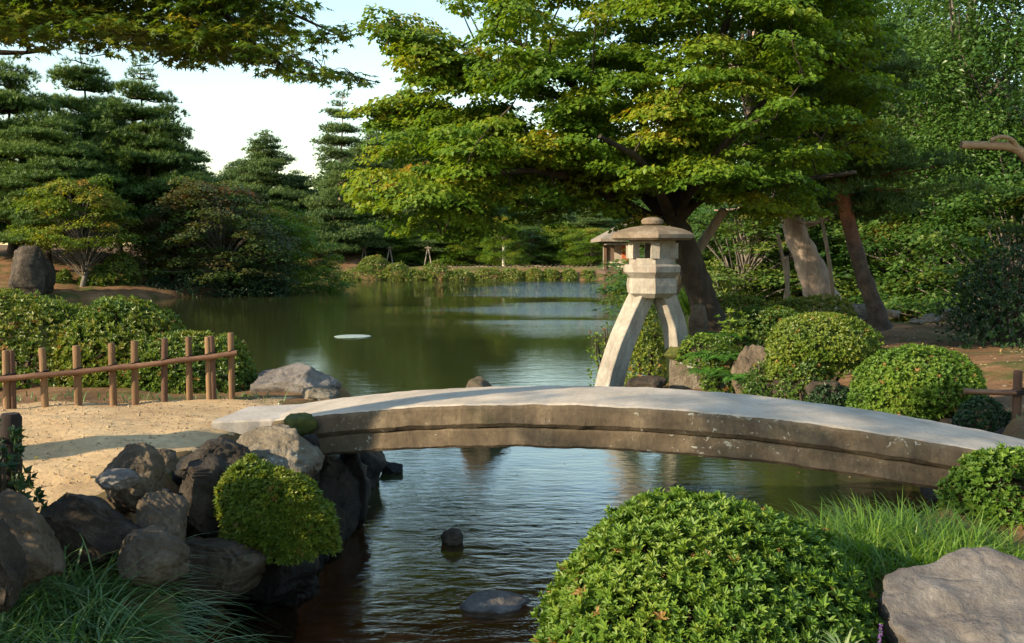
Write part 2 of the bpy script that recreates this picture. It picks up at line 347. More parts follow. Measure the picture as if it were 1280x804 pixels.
def water_mat():
    mt, t, out = mat_new("pond_water")
    g = N_(t, "ShaderNodeNewGeometry"); pos = g.outputs["Position"]; sx = N_(t, "ShaderNodeSeparateXYZ"); t.links.new(pos, sx.inputs[0])
    mp = N_(t, "ShaderNodeMapping"); mp.inputs["Scale"].default_value = (.7, 1.5, 1); t.links.new(pos, mp.inputs[0])
    fine = noise(t, 7.0, 5, .55, mp.outputs[0], .4); mid = noise(t, 1.6, 3, .5, mp.outputs[0], .3)
    near = maprange(t, sx.outputs[1], 12, 5)                        # the stream flows, the pond lies calm
    hgt = math_(t, 'ADD', fine, math_(t, 'MULTIPLY', mid, 1.4))
    mpb = N_(t, "ShaderNodeMapping"); mpb.inputs["Scale"].default_value = (.02, .075, 1); t.links.new(pos, mpb.inputs[0])
    gust = maprange(t, noise(t, 1.0, 3, .6, mpb.outputs[0], .6), .50, .68)   # wind streaks
    band = math_(t, 'MULTIPLY', maprange(t, sx.outputs[1], 24, 44), maprange(t, sx.outputs[1], 76, 68)); side_ = maprange(t, sx.outputs[0], -6, 1)
    gust = math_(t, 'MAXIMUM', math_(t, 'MULTIPLY', gust, .2), math_(t, 'MULTIPLY', math_(t, 'MULTIPLY', band, side_), maprange(t, noise(t, 1.7, 4, .65, mpb.outputs[0], .4), .36, .56, 0, 4.5)))
    st = math_(t, 'ADD', math_(t, 'MULTIPLY', near, .10), math_(t, 'ADD', math_(t, 'MULTIPLY', gust, .10), .016))
    b = N_(t, "ShaderNodeBump"); b.inputs["Distance"].default_value = .12
    t.links.new(st, b.inputs["Strength"]); t.links.new(hgt, b.inputs["Height"])
    gl = N_(t, "ShaderNodeBsdfGlossy"); gl.inputs["Roughness"].default_value = .015; gl.inputs["Color"].default_value = (.95, .97, 1, 1); t.links.new(b.outputs[0], gl.inputs["Normal"])
    tr = N_(t, "ShaderNodeBsdfTransparent"); tr.inputs[0].default_value = (.80, .62, .45, 1)
    df = N_(t, "ShaderNodeBsdfDiffuse"); df.inputs[0].default_value = (.030, .036, .010, 1)
    mur = maprange(t, sx.outputs[1], 6.0, 9.5, .05, .93)
    m1 = N_(t, "ShaderNodeMixShader"); t.links.new(mur, m1.inputs[0]); t.links.new(tr.outputs[0], m1.inputs[1]); t.links.new(df.outputs[0], m1.inputs[2])
    fr = N_(t, "ShaderNodeFresnel"); fr.inputs[0].default_value = 1.85; t.links.new(b.outputs[0], fr.inputs["Normal"])
    m2 = N_(t, "ShaderNodeMixShader"); t.links.new(math_(t, 'MULTIPLY', fr.outputs[0], math_(t, 'SUBTRACT', 1.0, math_(t, 'MULTIPLY', g.outputs['Backfacing'], .95))), m2.inputs[0]); t.links.new(m1.outputs[0], m2.inputs[1]); t.links.new(gl.outputs[0], m2.inputs[2])
    t.links.new(m2.outputs[0], out.inputs[0]); return mt
M['water'] = water_mat()
def plain(name, col, rough=.7, var=.25, scale=8):
    return rough_mat(name, [tuple(c * (1 - var) for c in col), col, tuple(min(1, c * (1 + var)) for c in col)], scale, .3, scale * 4, rough=rough, fine=False)

# ------------------------------------------------------------------ terrain
POLY_A = np.array([(-1.3, 9.7), (-1.5, 8.3), (-1.62, 7.1), (-1.75, 6.2), (-1.85, 5.5), (-1.5, 4.2), (-1.2, 3.2), (-.6, 2.6), (-.05, 3.0), (0.05, 4.0), (.3, 4.9), (1.0, 5.4), (1.8, 5.6), (2.4, 6.0), (2.9, 6.7), (3.6, 7.6),
    (4.3, 9.0), (4.2, 10.2), (3.7, 11.3), (3.0, 12.6), (2.5, 13.6), (2.05, 14.3), (2.0, 15.3), (2.5, 16.5), (3.0, 18.5), (4.2, 22), (6, 25), (9, 26), (14, 26.5), (25, 27), (45, 26), (900, 20), (900, -900), (-900, -900),
    (-900, 20), (-30, 17), (-14, 15.5), (-8, 14), (-4.5, 12.3), (-2.3, 10.8)])
POLY_B = np.array([(-900, 38), (-28, 41), (-20, 43.5), (-16.5, 45.5), (-14, 49), (-13, 54), (-13.6, 60), (-17, 70), (-19, 76), (-10, 76.5), (0, 77), (8, 76), (9.5, 70), (9.5, 62), (11, 56), (16, 50), (24, 46), (45, 44), (900, 40), (900, 900), (-900, 900)])
CTRL = np.array([(-3, 7, .9), (-2, 5, .85), (-2.3, 6.2, .9), (-2.5, 4.2, .55), (-1.9, 4.0, .38), (-2.0, 3.4, .4), (-3, 3, .8), (0, 1, .55), (1, 4, .42), (2.2, 5, .55), (3.2, 6.2, .75), (5, 8, .75), (6, 10, .62), (4.5, 12, .45), (3, 14, .08), (2.6, 15.2, .08), (3.8, 13, .15), (3.5, 17, .3), (6, 20, .4), (9, 24, .32), (14, 20, .6),
    (20, 10, .9), (-10, 10, .9), (-3, 10, .85), (-10, 3, 1.0), (-30, 0, 1.0), (8, 14, .6), (8, 3, .9), (0, -10, .8)], float)
def sdf(poly, X, Y):
    P = np.stack([X, Y], -1); d2 = np.full(X.shape, 1e18); ins = np.zeros(X.shape, bool)
    for a, b in zip(poly, np.roll(poly, -1, 0)):
        e = b - a; wv = P - a; t = np.clip((wv @ e) / (e @ e), 0, 1)
        q = wv - t[..., None] * e; d2 = np.minimum(d2, (q ** 2).sum(-1))
        c1 = (a[1] > Y) != (b[1] > Y)
        xi = a[0] + (Y - a[1]) * (e[0] / (e[1] if abs(e[1]) > 1e-12 else 1e-12))
        ins ^= c1 & (X < xi)
    return np.where(ins, 1, -1) * np.sqrt(d2)
def height(X, Y, detail=True):
    X = np.atleast_1d(np.asarray(X, float)); Y = np.atleast_1d(np.asarray(Y, float))
    wts = 1 / (((X[..., None] - CTRL[:, 0]) ** 2 + (Y[..., None] - CTRL[:, 1]) ** 2) + .15) ** 1.6
    ha = (wts * CTRL[:, 2]).sum(-1) / wts.sum(-1)
    sa, sb = sdf(POLY_A, X, Y), sdf(POLY_B, X, Y)
    left = smooth((-X - 8) / 6)
    hb = (.42 + .5 * smooth(sb / 3)) * (1 - left) + (.35 + 1.9 * smooth(sb / 12)) * left + .8 * smooth((sb - 15) / 60)
    bed = -.32 - .7 * smooth((Y - 8) / 8)
    za = bed + (ha - bed) * smooth((sa + .25) / .55); zb = bed + (hb - bed) * smooth((sb + .8) / 1.8)
    z = np.maximum(za, zb)
    if detail:
        P = np.stack([X, Y, 0 * X], -1).reshape(-1, 3)
        z = z + (.035 * vnoise(P, .9, 3, 1) + .012 * vnoise(P, 4, 2, 2)).reshape(z.shape) * np.where(sb > 0, 2.5, 1) * smooth((np.hypot(X, Y) - .5) / 2)
    return z
def H1(x, y): return float(height(x, y)[0])
ang = np.concatenate([np.linspace(-50, 50, 460), np.linspace(50, 310, 130)[1:-1]]) * math.pi / 180
rad = np.geomspace(.4, 900, 300)
AA, RR = np.meshgrid(ang, rad); GX, GY = RR * np.sin(AA), RR * np.cos(AA)
GZ = height(GX, GY); SB = sdf(POLY_B, GX, GY)
na, nr = len(ang), len(rad)
mb = MB(); i = np.arange(nr - 1)[:, None] * na; j = np.arange(na)[None, :]; j2 = (j + 1) % na
lawn = np.where((SB > 1.5) & (GX > -12), smooth((SB - 1.5) / 3), 0)
mb.add(np.stack([GX, GY, GZ], -1).reshape(-1, 3), np.stack([i + j, i + na + j, i + na + j2, i + j2], -1).reshape(-1, 4), lawn.ravel())
mb.add(np.concatenate([np.stack([GX[0], GY[0], GZ[0]], -1), [[0, 0, .55]]]), np.stack([np.arange(na), (np.arange(na) + 1) % na, np.full(na, na)], -1), np.zeros(na + 1))
tag(mb.build("ground", M['ground'], smooth_shade=True), kind="structure")
mb = MB(); q = 300.0; mb.add([(-q, 2.2, 0), (q, 2.2, 0), (q, q, 0), (-q, q, 0)], [(0, 1, 2, 3)])
tag(mb.build("water", M['water']), kind="structure")
# sandy path on the left bank, laid over the ground
def sheet(name, poly, mat, lift, step):
    lo, hi = poly.min(0), poly.max(0); xs = np.arange(lo[0], hi[0], step); ys = np.arange(lo[1], hi[1], step)
    X, Y = np.meshgrid(xs, ys); s = sdf(poly, X, Y)
    s = s + .12 * vnoise(np.stack([X, Y, 0 * X], -1).reshape(-1, 3), 1.7, 3, 4).reshape(X.shape)
    Z = height(X, Y) + lift * smooth(s / .25) - .05 * smooth(-s / .1)
    k = s > -.12; idx = -np.ones(X.shape, int); idx[k] = np.arange(k.sum())
    f = np.stack([idx[:-1, :-1], idx[:-1, 1:], idx[1:, 1:], idx[1:, :-1]], -1).reshape(-1, 4); f = f[(f >= 0).all(1)]
    mb = MB(); mb.add(np.stack([X[k], Y[k], Z[k]], -1), f); return tag(mb.build(name, mat, smooth_shade=True), kind="structure")
sheet("path", np.array([(-1.85, 7.9), (-2.0, 6.9), (-2.2, 5.6), (-2.4, 4.7), (-4.0, 4.6), (-9, 5), (-9, 7.4), (-5.5, 8.2), (-3.0, 8.75), (-2.0, 8.9)]), M['sand'], .03, .05)

# ------------------------------------------------------------------ rocks
def ico(sub):
    import bmesh
    b = bmesh.new(); bmesh.ops.create_icosphere(b, subdivisions=sub, radius=1.0)
    V = np.array([v.co[:] for v in b.verts]); Fc = np.array([[v.index for v in f.verts] for f in b.faces]); b.free(); return V, Fc
ICO = {3: ico(3), 5: ico(5), 4: ico(4), 6: ico(6)}
def rock(label, c, rad, mat, seed, rz=0, blocky=.6, name="rock", sub=5, cat="rock", group=None, rough=.10, square=0.0):
    V, Fc = ICO[sub]; r2 = np.random.default_rng(seed); P = np.sign(V) * np.abs(V) ** (1 - .62 * square); P = P / np.linalg.norm(np.where(np.abs(P) > 0, P, 0), axis=1).max() * (1 + .3 * square)
    for k in range(int(9 + 5 * blocky)):                             # flat breaks
        n = norm(r2.normal(size=3)); d = r2.uniform(.5, .86) if blocky > .4 else r2.uniform(.72, .95)
        s = P @ n - d; P = P - np.where(s > 0, s * (.72 + .25 * blocky), 0)[:, None] * n
    P = P / np.abs(P).max(0) * .97; rid = 1 - np.abs(vnoise(V, 2.6, 4, (seed + 3) % 6)); P = P * (1 + rough * 1.5 * vnoise(V, 1.4, 5, seed % 6)[:, None]) + V * (.045 * vnoise(V, 5, 4, seed % 5) + .05 * (rid - .6) * (rough > .05))[:, None]
    if sub == 6: P = P + V * (.010 * vnoise(V, 14, 4, seed % 4) - .020 * np.clip(.25 - np.abs(vnoise(V, 3.1, 5, (seed + 1) % 6)), 0, 1))[:, None]
    P = P * np.asarray(rad); cr, sr = math.cos(rz), math.sin(rz); P = P @ np.array([[cr, sr, 0], [-sr, cr, 0], [0, 0, 1]])
    mb = MB(); mb.add(P + np.asarray(c), Fc, r2.uniform(0, 1, len(P)))
    return tag(mb.build(name, mat, origin=c, smooth_shade=True), label, cat, group)
def prock(label, u0, u1, v0, v1, Y, mat, seed, dz=0, depth=1.0, **kw):
    "rock that fills the pixel box u0..u1, v0..v1 at distance Y"
    c = px((u0 + u1) / 2, (v0 + v1) / 2, Y); rx, rz = m((u1 - u0) / 2, Y) * 1.03, m((v1 - v0) / 2, Y) * 1.05
    if Y < 7 and 'sub' not in kw: kw['sub'] = 6
    return rock(label, c, (rx, rx * depth, rz), mat, seed, **kw)
# left bank, from the path edge down to the stream
LB = "rocks retaining the left bank"
prock("upright rounded brown rock standing at the edge of the sandy path", 130, 204, 556, 640, 5.05, M['rock'], 11, blocky=.3, group=LB)
prock("smooth pale grey flattish stone lying against the upright brown rock", 121, 173, 586, 612, 4.8, M['rock_mauve'], 12, blocky=.1, rough=.04, group=LB)
prock("long dark rock lying flat below the smooth grey stone", 40, 182, 610, 715, 4.6, M['rock_dark'], 13, depth=.6, square=.5, group=LB)
prock("leaning brown rock with flat slanting face right of the long dark rock", 172, 240, 614, 690, 4.75, M['rock'], 14, blocky=.7, group=LB)
prock("low rounded brown boulder right above the dark grass clump", 148, 238, 660, 730, 4.45, M['rock'], 15, blocky=.3, group=LB)
prock("big lichen spotted boulder at the left edge below the dark post", -22, 80, 616, 740, 4.1, M['rock'], 16, blocky=.5, group=LB)
prock("dark boulder at the lower left edge half hidden in grass", -60, 38, 655, 790, 3.7, M['rock_dark'], 17, group=LB)
prock("small knobbly stone on the path edge behind the upright brown rock", 188, 224, 562, 592, 5.5, M['rock'], 18, group=LB)
prock("dark cubic rock with overhanging top left of the yellow green bush", 212, 290, 576, 672, 5.55, M['rock_dark'], 19, blocky=.5, square=.7, rz=.4, group=LB)
prock("low brown block of rock at the stream edge under the yellow green bush", 228, 332, 668, 760, 5.35, M['rock'], 20, blocky=.5, square=.8, rz=-.3, group=LB)
prock("sloping dark slab of rock between the sandy path and the yellow green bush", 228, 312, 550, 606, 6.0, M['rock_dark'], 21, blocky=.5, group=LB)
prock("large pale lichen covered rock under the left end of the bridge", 285, 404, 531, 612, 6.35, M['rock_pale'], 22, blocky=.5, group=LB)
prock("dark steep rock face beside the pale lichen covered rock", 358, 408, 545, 640, 6.5, M['rock_shade'], 23, blocky=.6, group=LB)
prock("dark foot stone in the shade below the left bridge end", 330, 425, 620, 730, 6.75, M['rock_shade'], 24, blocky=.6, group=LB)
prock("dark stone standing in the stream below the steep rock face", 330, 405, 690, 775, 6.1, M['rock_shade'], 25, blocky=.6, group=LB)
FR = "dark rocks packed between the bank stones"
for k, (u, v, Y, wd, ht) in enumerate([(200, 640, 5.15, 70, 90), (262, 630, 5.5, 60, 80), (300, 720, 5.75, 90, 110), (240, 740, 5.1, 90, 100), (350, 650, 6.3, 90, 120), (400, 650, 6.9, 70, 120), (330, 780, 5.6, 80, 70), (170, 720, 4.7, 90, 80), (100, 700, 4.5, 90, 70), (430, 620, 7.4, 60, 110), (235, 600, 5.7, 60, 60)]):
    prock("dark shaded rock packed between the larger stones of the left bank", u - wd / 2, u + wd / 2, v - ht / 2, v + ht / 2, Y + .28, M['rock_shade'], 200 + k, sub=4, square=.3, group=FR)
prock("dark stone carrying the yellow green bush above the stream", 300, 400, 650, 760, 5.75, M['rock_shade'], 240, square=.3, group=FR)
rock("dark shaded rock under the bridge by the left abutment", (-1.45, 7.7, .25), (.45, .75, .45), M['rock_shade'], 26, group=LB)
prock("big pale slanting boulder at the pond edge past the bamboo fence", 312, 426, 456, 520, 9.5, M['rock_mauve'], 27, blocky=.9, depth=.8)
prock("small tan block of rock in front of the big pale slanting boulder", 368, 424, 476, 512, 9.0, M['rock_pale'], 28, blocky=.9)
prock("small dark stone at the waterline behind the left bridge end", 474, 504, 574, 606, 9.6, M['rock_shade'], 29)
rock("dark boulder in the bank shade behind the bridge", (-1.55, 9.2, .25), (.4, .5, .5), M['rock_shade'], 30)
c = px(600, 500, 12.3); c[2] = .12
rock("boulder in the pond showing its tip above the bridge deck", c, (.50, .45, .52), M['rock'], 31, blocky=.5)
c = gz(566, 678, 0); c[2] = .03; rock("small brown round stone sticking out of the stream", c, (.085, .085, .075), M['rock'], 32, blocky=.2, sub=4)
c = gz(617, 756, 0); c[2] = .0; rock("flat grey stone barely above the stream water", c, (.21, .15, .075), M['rock_mauve'], 33, blocky=.4)
# right bank
c = px(1212, 822, 3.9); rock("big mauve grey rock at the lower right corner", c, (.45, .42, .37), M['rock_mauve'], 41, rz=.5, blocky=.8, rough=.13, square=.25, sub=6)
RB = "rocks edging the lantern bank"
prock("brown mossy boulder right of the fern beside the lantern", 912, 962, 428, 500, 13.4, M['rock'], 36, group=RB)
prock("dark rock in the shade under the middle clipped azalea", 965, 1010, 462, 505, 12.4, M['rock_dark'], 37, group=RB)
prock("dark rock in the shade between the two clipped azaleas", 1010, 1060, 470, 510, 11.4, M['rock_dark'], 38, group=RB)
prock("flat dark boulder at the foot of the lantern legs", 778, 832, 468, 496, 14.6, M['rock_dark'], 39, group=RB)
for k, (xx, yy, zz, s) in enumerate([(3.3, 12.0, .1, .35), (4.0, 10.9, .15, .42), (4.45, 9.6, .2, .45), (4.2, 8.5, .25, .5), (3.75, 7.9, .2, .45)]):
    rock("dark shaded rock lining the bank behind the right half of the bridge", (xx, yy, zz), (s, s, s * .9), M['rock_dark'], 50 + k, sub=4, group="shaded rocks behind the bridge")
SH = "stones along the back shore"
for k, (u, v, wd, ht, lab) in enumerate([(1112, 392, 26, 12, "pale flat stone on the back shore right beside the red pine trunk"), (1165, 398, 30, 12, "second low stone of the back shore, right of the flat one"),
        (1188, 392, 22, 15, "upright pale stone on the sunny back shore"), (1222, 402, 34, 12, "long low stone on the back shore left of the dark shrub"), (1145, 402, 20, 8, "small low stone on the back shore in the tree shade")]):
    prock(lab, u - wd / 2, u + wd / 2, v - ht / 2, v + ht / 2, 24.5 - k * .3, M['rock_pale'], 60 + k, sub=4, group=SH)
c = px(1062, 392, 21); prock("pinkish root boulder between the pale trunk and the red pine", 1025, 1095, 378, 412, 21.2, M['rock_pale'], 66, blocky=.3)
# left peninsula
prock("big dark upright block of stone on the far left shore", 14, 66, 311, 372, 44, M['rock_dark'], 70, blocky=.3, depth=.7, square=.9, rz=.3)
for k in range(9):
    u = -10 + k * 26 + rng.uniform(-8, 8); p = gz(u, 371 + rng.uniform(-2, 2) - max(0, u - 150) * .02, 0)
    rock("small pale stone in the row along the left far waterline", (p[0], p[1], .12), (.35 + .2 * rng.uniform(), .3, .22), M['rock_pale'], 80 + k, sub=3, group="stones along the left far waterline")

# ------------------------------------------------------------------ stone bridge
EL, ER = np.array([-1.95, 7.55]), np.array([3.65, 6.35])            # centre line ends
B0 = np.linalg.norm(ER - EL); ER = ER + .6 * (ER - EL) / B0; bdir = (ER - EL) / np.linalg.norm(ER - EL); bn = np.array([bdir[1], -bdir[0]])   # bn points to the camera side
BL = np.linalg.norm(ER - EL)
def deck_z(s):                                                       # s in 0..1
    s = s * BL / B0
    return .90 + (.81 - .90) * s + .285 * (1 - (2 * s - 1) ** 2)
def arch_slab(mb, s0, s1, half, top, thick, bev, wob, seed):
    n = 320; s = np.linspace(s0, s1, n)
    prof = [(-half + bev, 0), (-half * .5, .006), (0, .01), (half * .5, .006), (half - bev, 0), (half - bev * .3, -bev * .3), (half, -bev), (half, -thick * .5), (half, -thick + bev), (half - bev, -thick), (0, -thick), (-half + bev, -thick), (-half, -thick + bev), (-half, -thick * .5), (-half, -bev), (-half + bev * .3, -bev * .3)]
    k = len(prof); V = np.zeros((n, k, 3))
    for a, (o, z) in enumerate(prof):
        xy = EL + s[:, None] * BL * bdir + o * bn
        V[:, a, :2] = xy; V[:, a, 2] = deck_z(s) + top + z
    Vf = V.reshape(-1, 3); Vf = Vf + wob * np.stack([vnoise(Vf, 5, 3, seed), vnoise(Vf, 5, 3, seed + 1), vnoise(Vf, 6, 3, seed + 2)], -1) + np.tile(np.where(np.arange(k) < 5, .0004, .0045), n)[:, None] * np.stack([vnoise(Vf, 17, 3, seed), vnoise(Vf, 17, 3, seed + 1), vnoise(Vf, 17, 3, seed + 2)], -1)
    i = np.arange(n - 1)[:, None] * k; j = np.arange(k)[None, :]; j2 = (j + 1) % k
    mb.add(Vf, np.stack([i + j, i + k + j, i + k + j2, i + j2], -1).reshape(-1, 4))
    mb.add(Vf[:k], [list(range(k))]); mb.add(Vf[-k:], [list(range(k))[::-1]])
br = thing("stone_bridge", "low arched grey stone slab bridge spanning the stream", "bridge", (*((EL + ER) / 2), .9))
o0 = np.array([*((EL + ER) / 2), .9])
def deckmat():
    "pale worn walking surface, darker weathered sides"
    mt = M['side'].copy(); mt.name = "bridge_slab_stone"; t = mt.node_tree
    p = next(n for n in t.nodes if n.type == 'BSDF_PRINCIPLED'); src = p.inputs["Base Color"].links[0].from_socket
    g = N_(t, "ShaderNodeNewGeometry"); tc = N_(t, "ShaderNodeTexCoord"); sx = N_(t, "ShaderNodeSeparateXYZ"); t.links.new(tc.outputs["Normal"], sx.inputs[0])
    top = ramp(t, noise(t, 3, 8, .7, tc.outputs["Object"]), [(.3, (.33, .27, .205)), (.5, (.435, .365, .285)), (.7, (.52, .44, .35))])
    top = mixc(t, maprange(t, noise(t, 1.3, 6, .7, tc.outputs['Object'], .5), .5, .72, 0, .45), top, (.24, .20, .155)); top = mixc(t, maprange(t, noise(t, 45, 5, .7, tc.outputs["Object"]), .5, .75, 0, .4), top, (.25, .21, .17))
    t.links.new(mixc(t, maprange(t, sx.outputs[2], .55, .9), src, top), p.inputs["Base Color"]); return mt
mb = MB(); arch_slab(mb, 0.0, 1.0, .49, 0, .165, .03, .006, 3); mb.build("deck_slab", deckmat(), br, o0)
mb = MB(); arch_slab(mb, .015, .985, .455, -.168, .14, .02, .008, 5); mb.build("under_slab", M['side'], br, o0)
# landing slab at the left end, and abutment moss
p0 = gz(265, 524, .915); mb = MB()
qx = np.array([gz(262, 527, .965), gz(386, 522, .965), gz(420, 503, .965), gz(310, 508, .965)])
top = np.concatenate([spline([qx[a], qx[(a + 1) % 4]], 9)[:-1] for a in range(4)]); top[:, :2] += rng.normal(0, .006, (len(top), 2))
n = len(top); bot = top - np.array([0, 0, .10]); ctr = top.mean(0)
inn = ctr + (top - ctr) * .97; top[:, 2] -= .015
mb.add(np.concatenate([inn, top, bot]), np.concatenate([np.stack([np.arange(n), n + np.arange(n), n + (np.arange(n) + 1) % n, (np.arange(n) + 1) % n], -1), np.stack([n + np.arange(n), 2 * n + np.arange(n), 2 * n + (np.arange(n) + 1) % n, n + (np.arange(n) + 1) % n], -1)]))
mb.add(inn, [list(range(n))]); tag(mb.build("landing_slab", M['deck'], origin=ctr), "flat pale stone slab lying on the path before the bridge", "stone slab")

# ------------------------------------------------------------------ stone lantern on two legs
LY = 15.0; lb = px(815, 480, LY); lan = thing("stone_lantern", "tall grey stone lantern on two curved legs at the pond edge", "lantern", lb)
lc = px(815, 300, LY)
def hexring(mb, prof, cx, cy, rot=0, sides=6, sub=4, round_=0.0):
    "prof: list of (radius, z); polygon cross section with sub points per side"
    base = []
    for k in range(sides):
        a0, a1 = rot + 2 * math.pi * k / sides, rot + 2 * math.pi * (k + 1) / sides
        p0, p1 = np.array([math.cos(a0), math.sin(a0)]), np.array([math.cos(a1), math.sin(a1)])
        for q in range(sub):
            v = p0 + (p1 - p0) * q / sub; v = v * (1 - round_) + v / np.linalg.norm(v) * round_; base.append(v)
    base = np.array(base); k = len(base); n = len(prof)
    V = np.array([[(cx + r * b[0], cy + r * b[1], z) for b in base] for r, z in prof]).reshape(-1, 3)
    V = V + .006 * np.stack([vnoise(V, 5, 3, 1), vnoise(V, 5, 3, 2), .5 * vnoise(V, 5, 3, 3)], -1)
    i = np.arange(n - 1)[:, None] * k; j = np.arange(k)[None, :]; j2 = (j + 1) % k
    mb.add(V, np.stack([i + j, i + j2, i + k + j2, i + k + j], -1).reshape(-1, 4))
    mb.add(V[:k], [list(range(k))[::-1]]); mb.add(V[-k:], [list(range(k))])
def zv(v): return float(px(815, v, LY)[2])
X0, Y0 = lc[0], LY; ROT = R(-90)     # a corner faces the camera
U = LY / F
mb = MB(); hexring(mb, [(9 * U, zv(282)), (13 * U, zv(280)), (14 * U, zv(276)), (11 * U, zv(273)), (4 * U, zv(271.5))], X0, Y0, ROT, 12, 2, .8); mb.build("finial", M['lantern_roof'], lan, lb)
mb = MB(); hexring(mb, [(30 * U, zv(299.5)), (50 * U, zv(300.5)), (54.5 * U, zv(298)), (54.5 * U, zv(293.5)), (50 * U, zv(290.5)), (41 * U, zv(287)), (30 * U, zv(284.3)), (17 * U, zv(282.5)), (8 * U, zv(282))], X0, Y0, ROT, 6, 5, .25); mb.build("roof", M['lantern_roof'], lan, lb)
# firebox: six corner posts, sill and lintel, openings between
mb = MB(); fr = 31 * U
hexring(mb, [(fr, zv(331)), (fr, zv(323)), (fr * .7, zv(322.8))], X0, Y0, ROT); hexring(mb, [(fr * .75, zv(304.4)), (fr, zv(304)), (fr, zv(298.5))], X0, Y0, ROT)
for k in range(6):
    a = ROT + k * math.pi / 3; add_box(mb, (X0 + fr * .9 * math.cos(a), Y0 + fr * .9 * math.sin(a), (zv(323.2) + zv(303.8)) / 2), (5.0 * U, 5.0 * U, (zv(303.8) - zv(323.2)) / 2), a)
for k in (0, 2, 4):
    a = ROT + (k + .5) * math.pi / 3; rr_ = fr * .70; add_box(mb, (X0 + rr_ * math.cos(a), Y0 + rr_ * math.sin(a), (zv(323.2) + zv(303.8)) / 2), (1.5 * U, fr * .42, (zv(303.8) - zv(323.2)) / 2), a)
fb = mb.build("firebox", M['lantern'], lan, lb)
mb = MB(); hexring(mb, [(30 * U, zv(347)), (38 * U, zv(340)), (38.5 * U, zv(333)), (36 * U, zv(330.5)), (20 * U, zv(330))], X0, Y0, ROT, 6, 5, .08); mb.build("platform", M['lantern'], lan, lb)
mb = MB(); hexring(mb, [(24 * U, zv(372)), (33 * U, zv(366)), (34 * U, zv(357)), (33 * U, zv(347.5)), (20 * U, zv(346.5))], X0, Y0, ROT, 6, 5, .05); mb.build("neck", M['lantern'], lan, lb)
def leg(pts, w0, w1, name):
    P = spline(pts, 26); n = len(P); T = norm(np.gradient(P, axis=0)); mb = MB()
    rot = R(38); ax = np.array([math.cos(rot), math.sin(rot), 0]); V = []
    sec = [(-1, -1), (0, -1.12), (1, -1), (1.06, 0), (1, 1), (0, 1.1), (-1, 1), (-1.06, 0)]
    sec = []
    for a, b in (((-1, -1), (1, -1)), ((1, -1), (1, 1)), ((1, 1), (-1, 1)), ((-1, 1), (-1, -1))):
        for q in (.04, .3, .5, .7, .96): sec.append((a[0] + (b[0] - a[0]) * q, a[1] + (b[1] - a[1]) * q, -.07 if q == .5 else 0))
    for i_ in range(n):
        A = norm(np.cross(T[i_], np.cross(ax, T[i_]))); B = np.cross(T[i_], A); wv = w0 + (w1 - w0) * i_ / (n - 1)
        V += [P[i_] + wv * (1 + q) * (s0 * A + s1 * B) for s0, s1, q in sec]
    V = np.array(V); k = len(sec); V += .006 * np.stack([vnoise(V, 6, 3, 1), vnoise(V, 6, 3, 2), vnoise(V, 6, 3, 3)], -1)
    i = np.arange(n - 1)[:, None] * k; j = np.arange(k)[None, :]; j2 = (j + 1) % k
    mb.add(V, np.stack([i + j, i + j2, i + k + j2, i + k + j], -1).reshape(-1, 4)); mb.add(V[:k], [list(range(k))[::-1]]); mb.add(V[-k:], [list(range(k))])
    o = mb.build(name, M['lantern'], lan, lb); return o
l1 = leg([px(806, 362, 14.95), px(790, 396, 14.9), px(775, 434, 14.8), px(763, 475, 14.7), px(757, 512, 14.65)], .135, .16, "leg"); l1["label"] = "long leg standing in the water"
l2 = leg([px(826, 362, 15.0), px(835, 384, 15.05), px(843, 408, 15.1), px(847, 440, 15.1)], .13, .135, "leg"); l2["label"] = "short leg standing on the stone block"
# stone block under the short leg
mb = MB(); pc = px(862, 468, 15.05); hexring(mb, [(.40, px(0, 500, 15)[2]), (.40, zv(462)), (.385, zv(450)), (.35, zv(447))], pc[0], 15.15, R(35), 4, 6, .12); mb.build
V_ = tag(mb.build("pedestal_stone", M['rock_pale'], origin=(pc[0], 15.15, 0)), "squared pale stone block under the short leg of the lantern", "stone block")
c = px(850, 441, 15.0); rock("mossy brown cap stone between the short lantern leg and its block", c, (.25, .22, .13), M['moss'], 90, blocky=.5, sub=4, name="cap_stone", cat="stone")
# small weathered stone pillar and terracotta block
c = px(873, 392, 15.6); mb = MB(); hexring(mb, [(.17, c[2] - .55), (.17, c[2] - .1), (.12, c[2] + .12), (.05, c[2] + .15)], c[0], 15.6, R(20), 4, 4, .2)
tag(mb.build("stone_pillar", M['rock'], origin=(c[0], 15.6, c[2] - .55)), "short weathered stone pillar behind the lantern legs", "pillar")

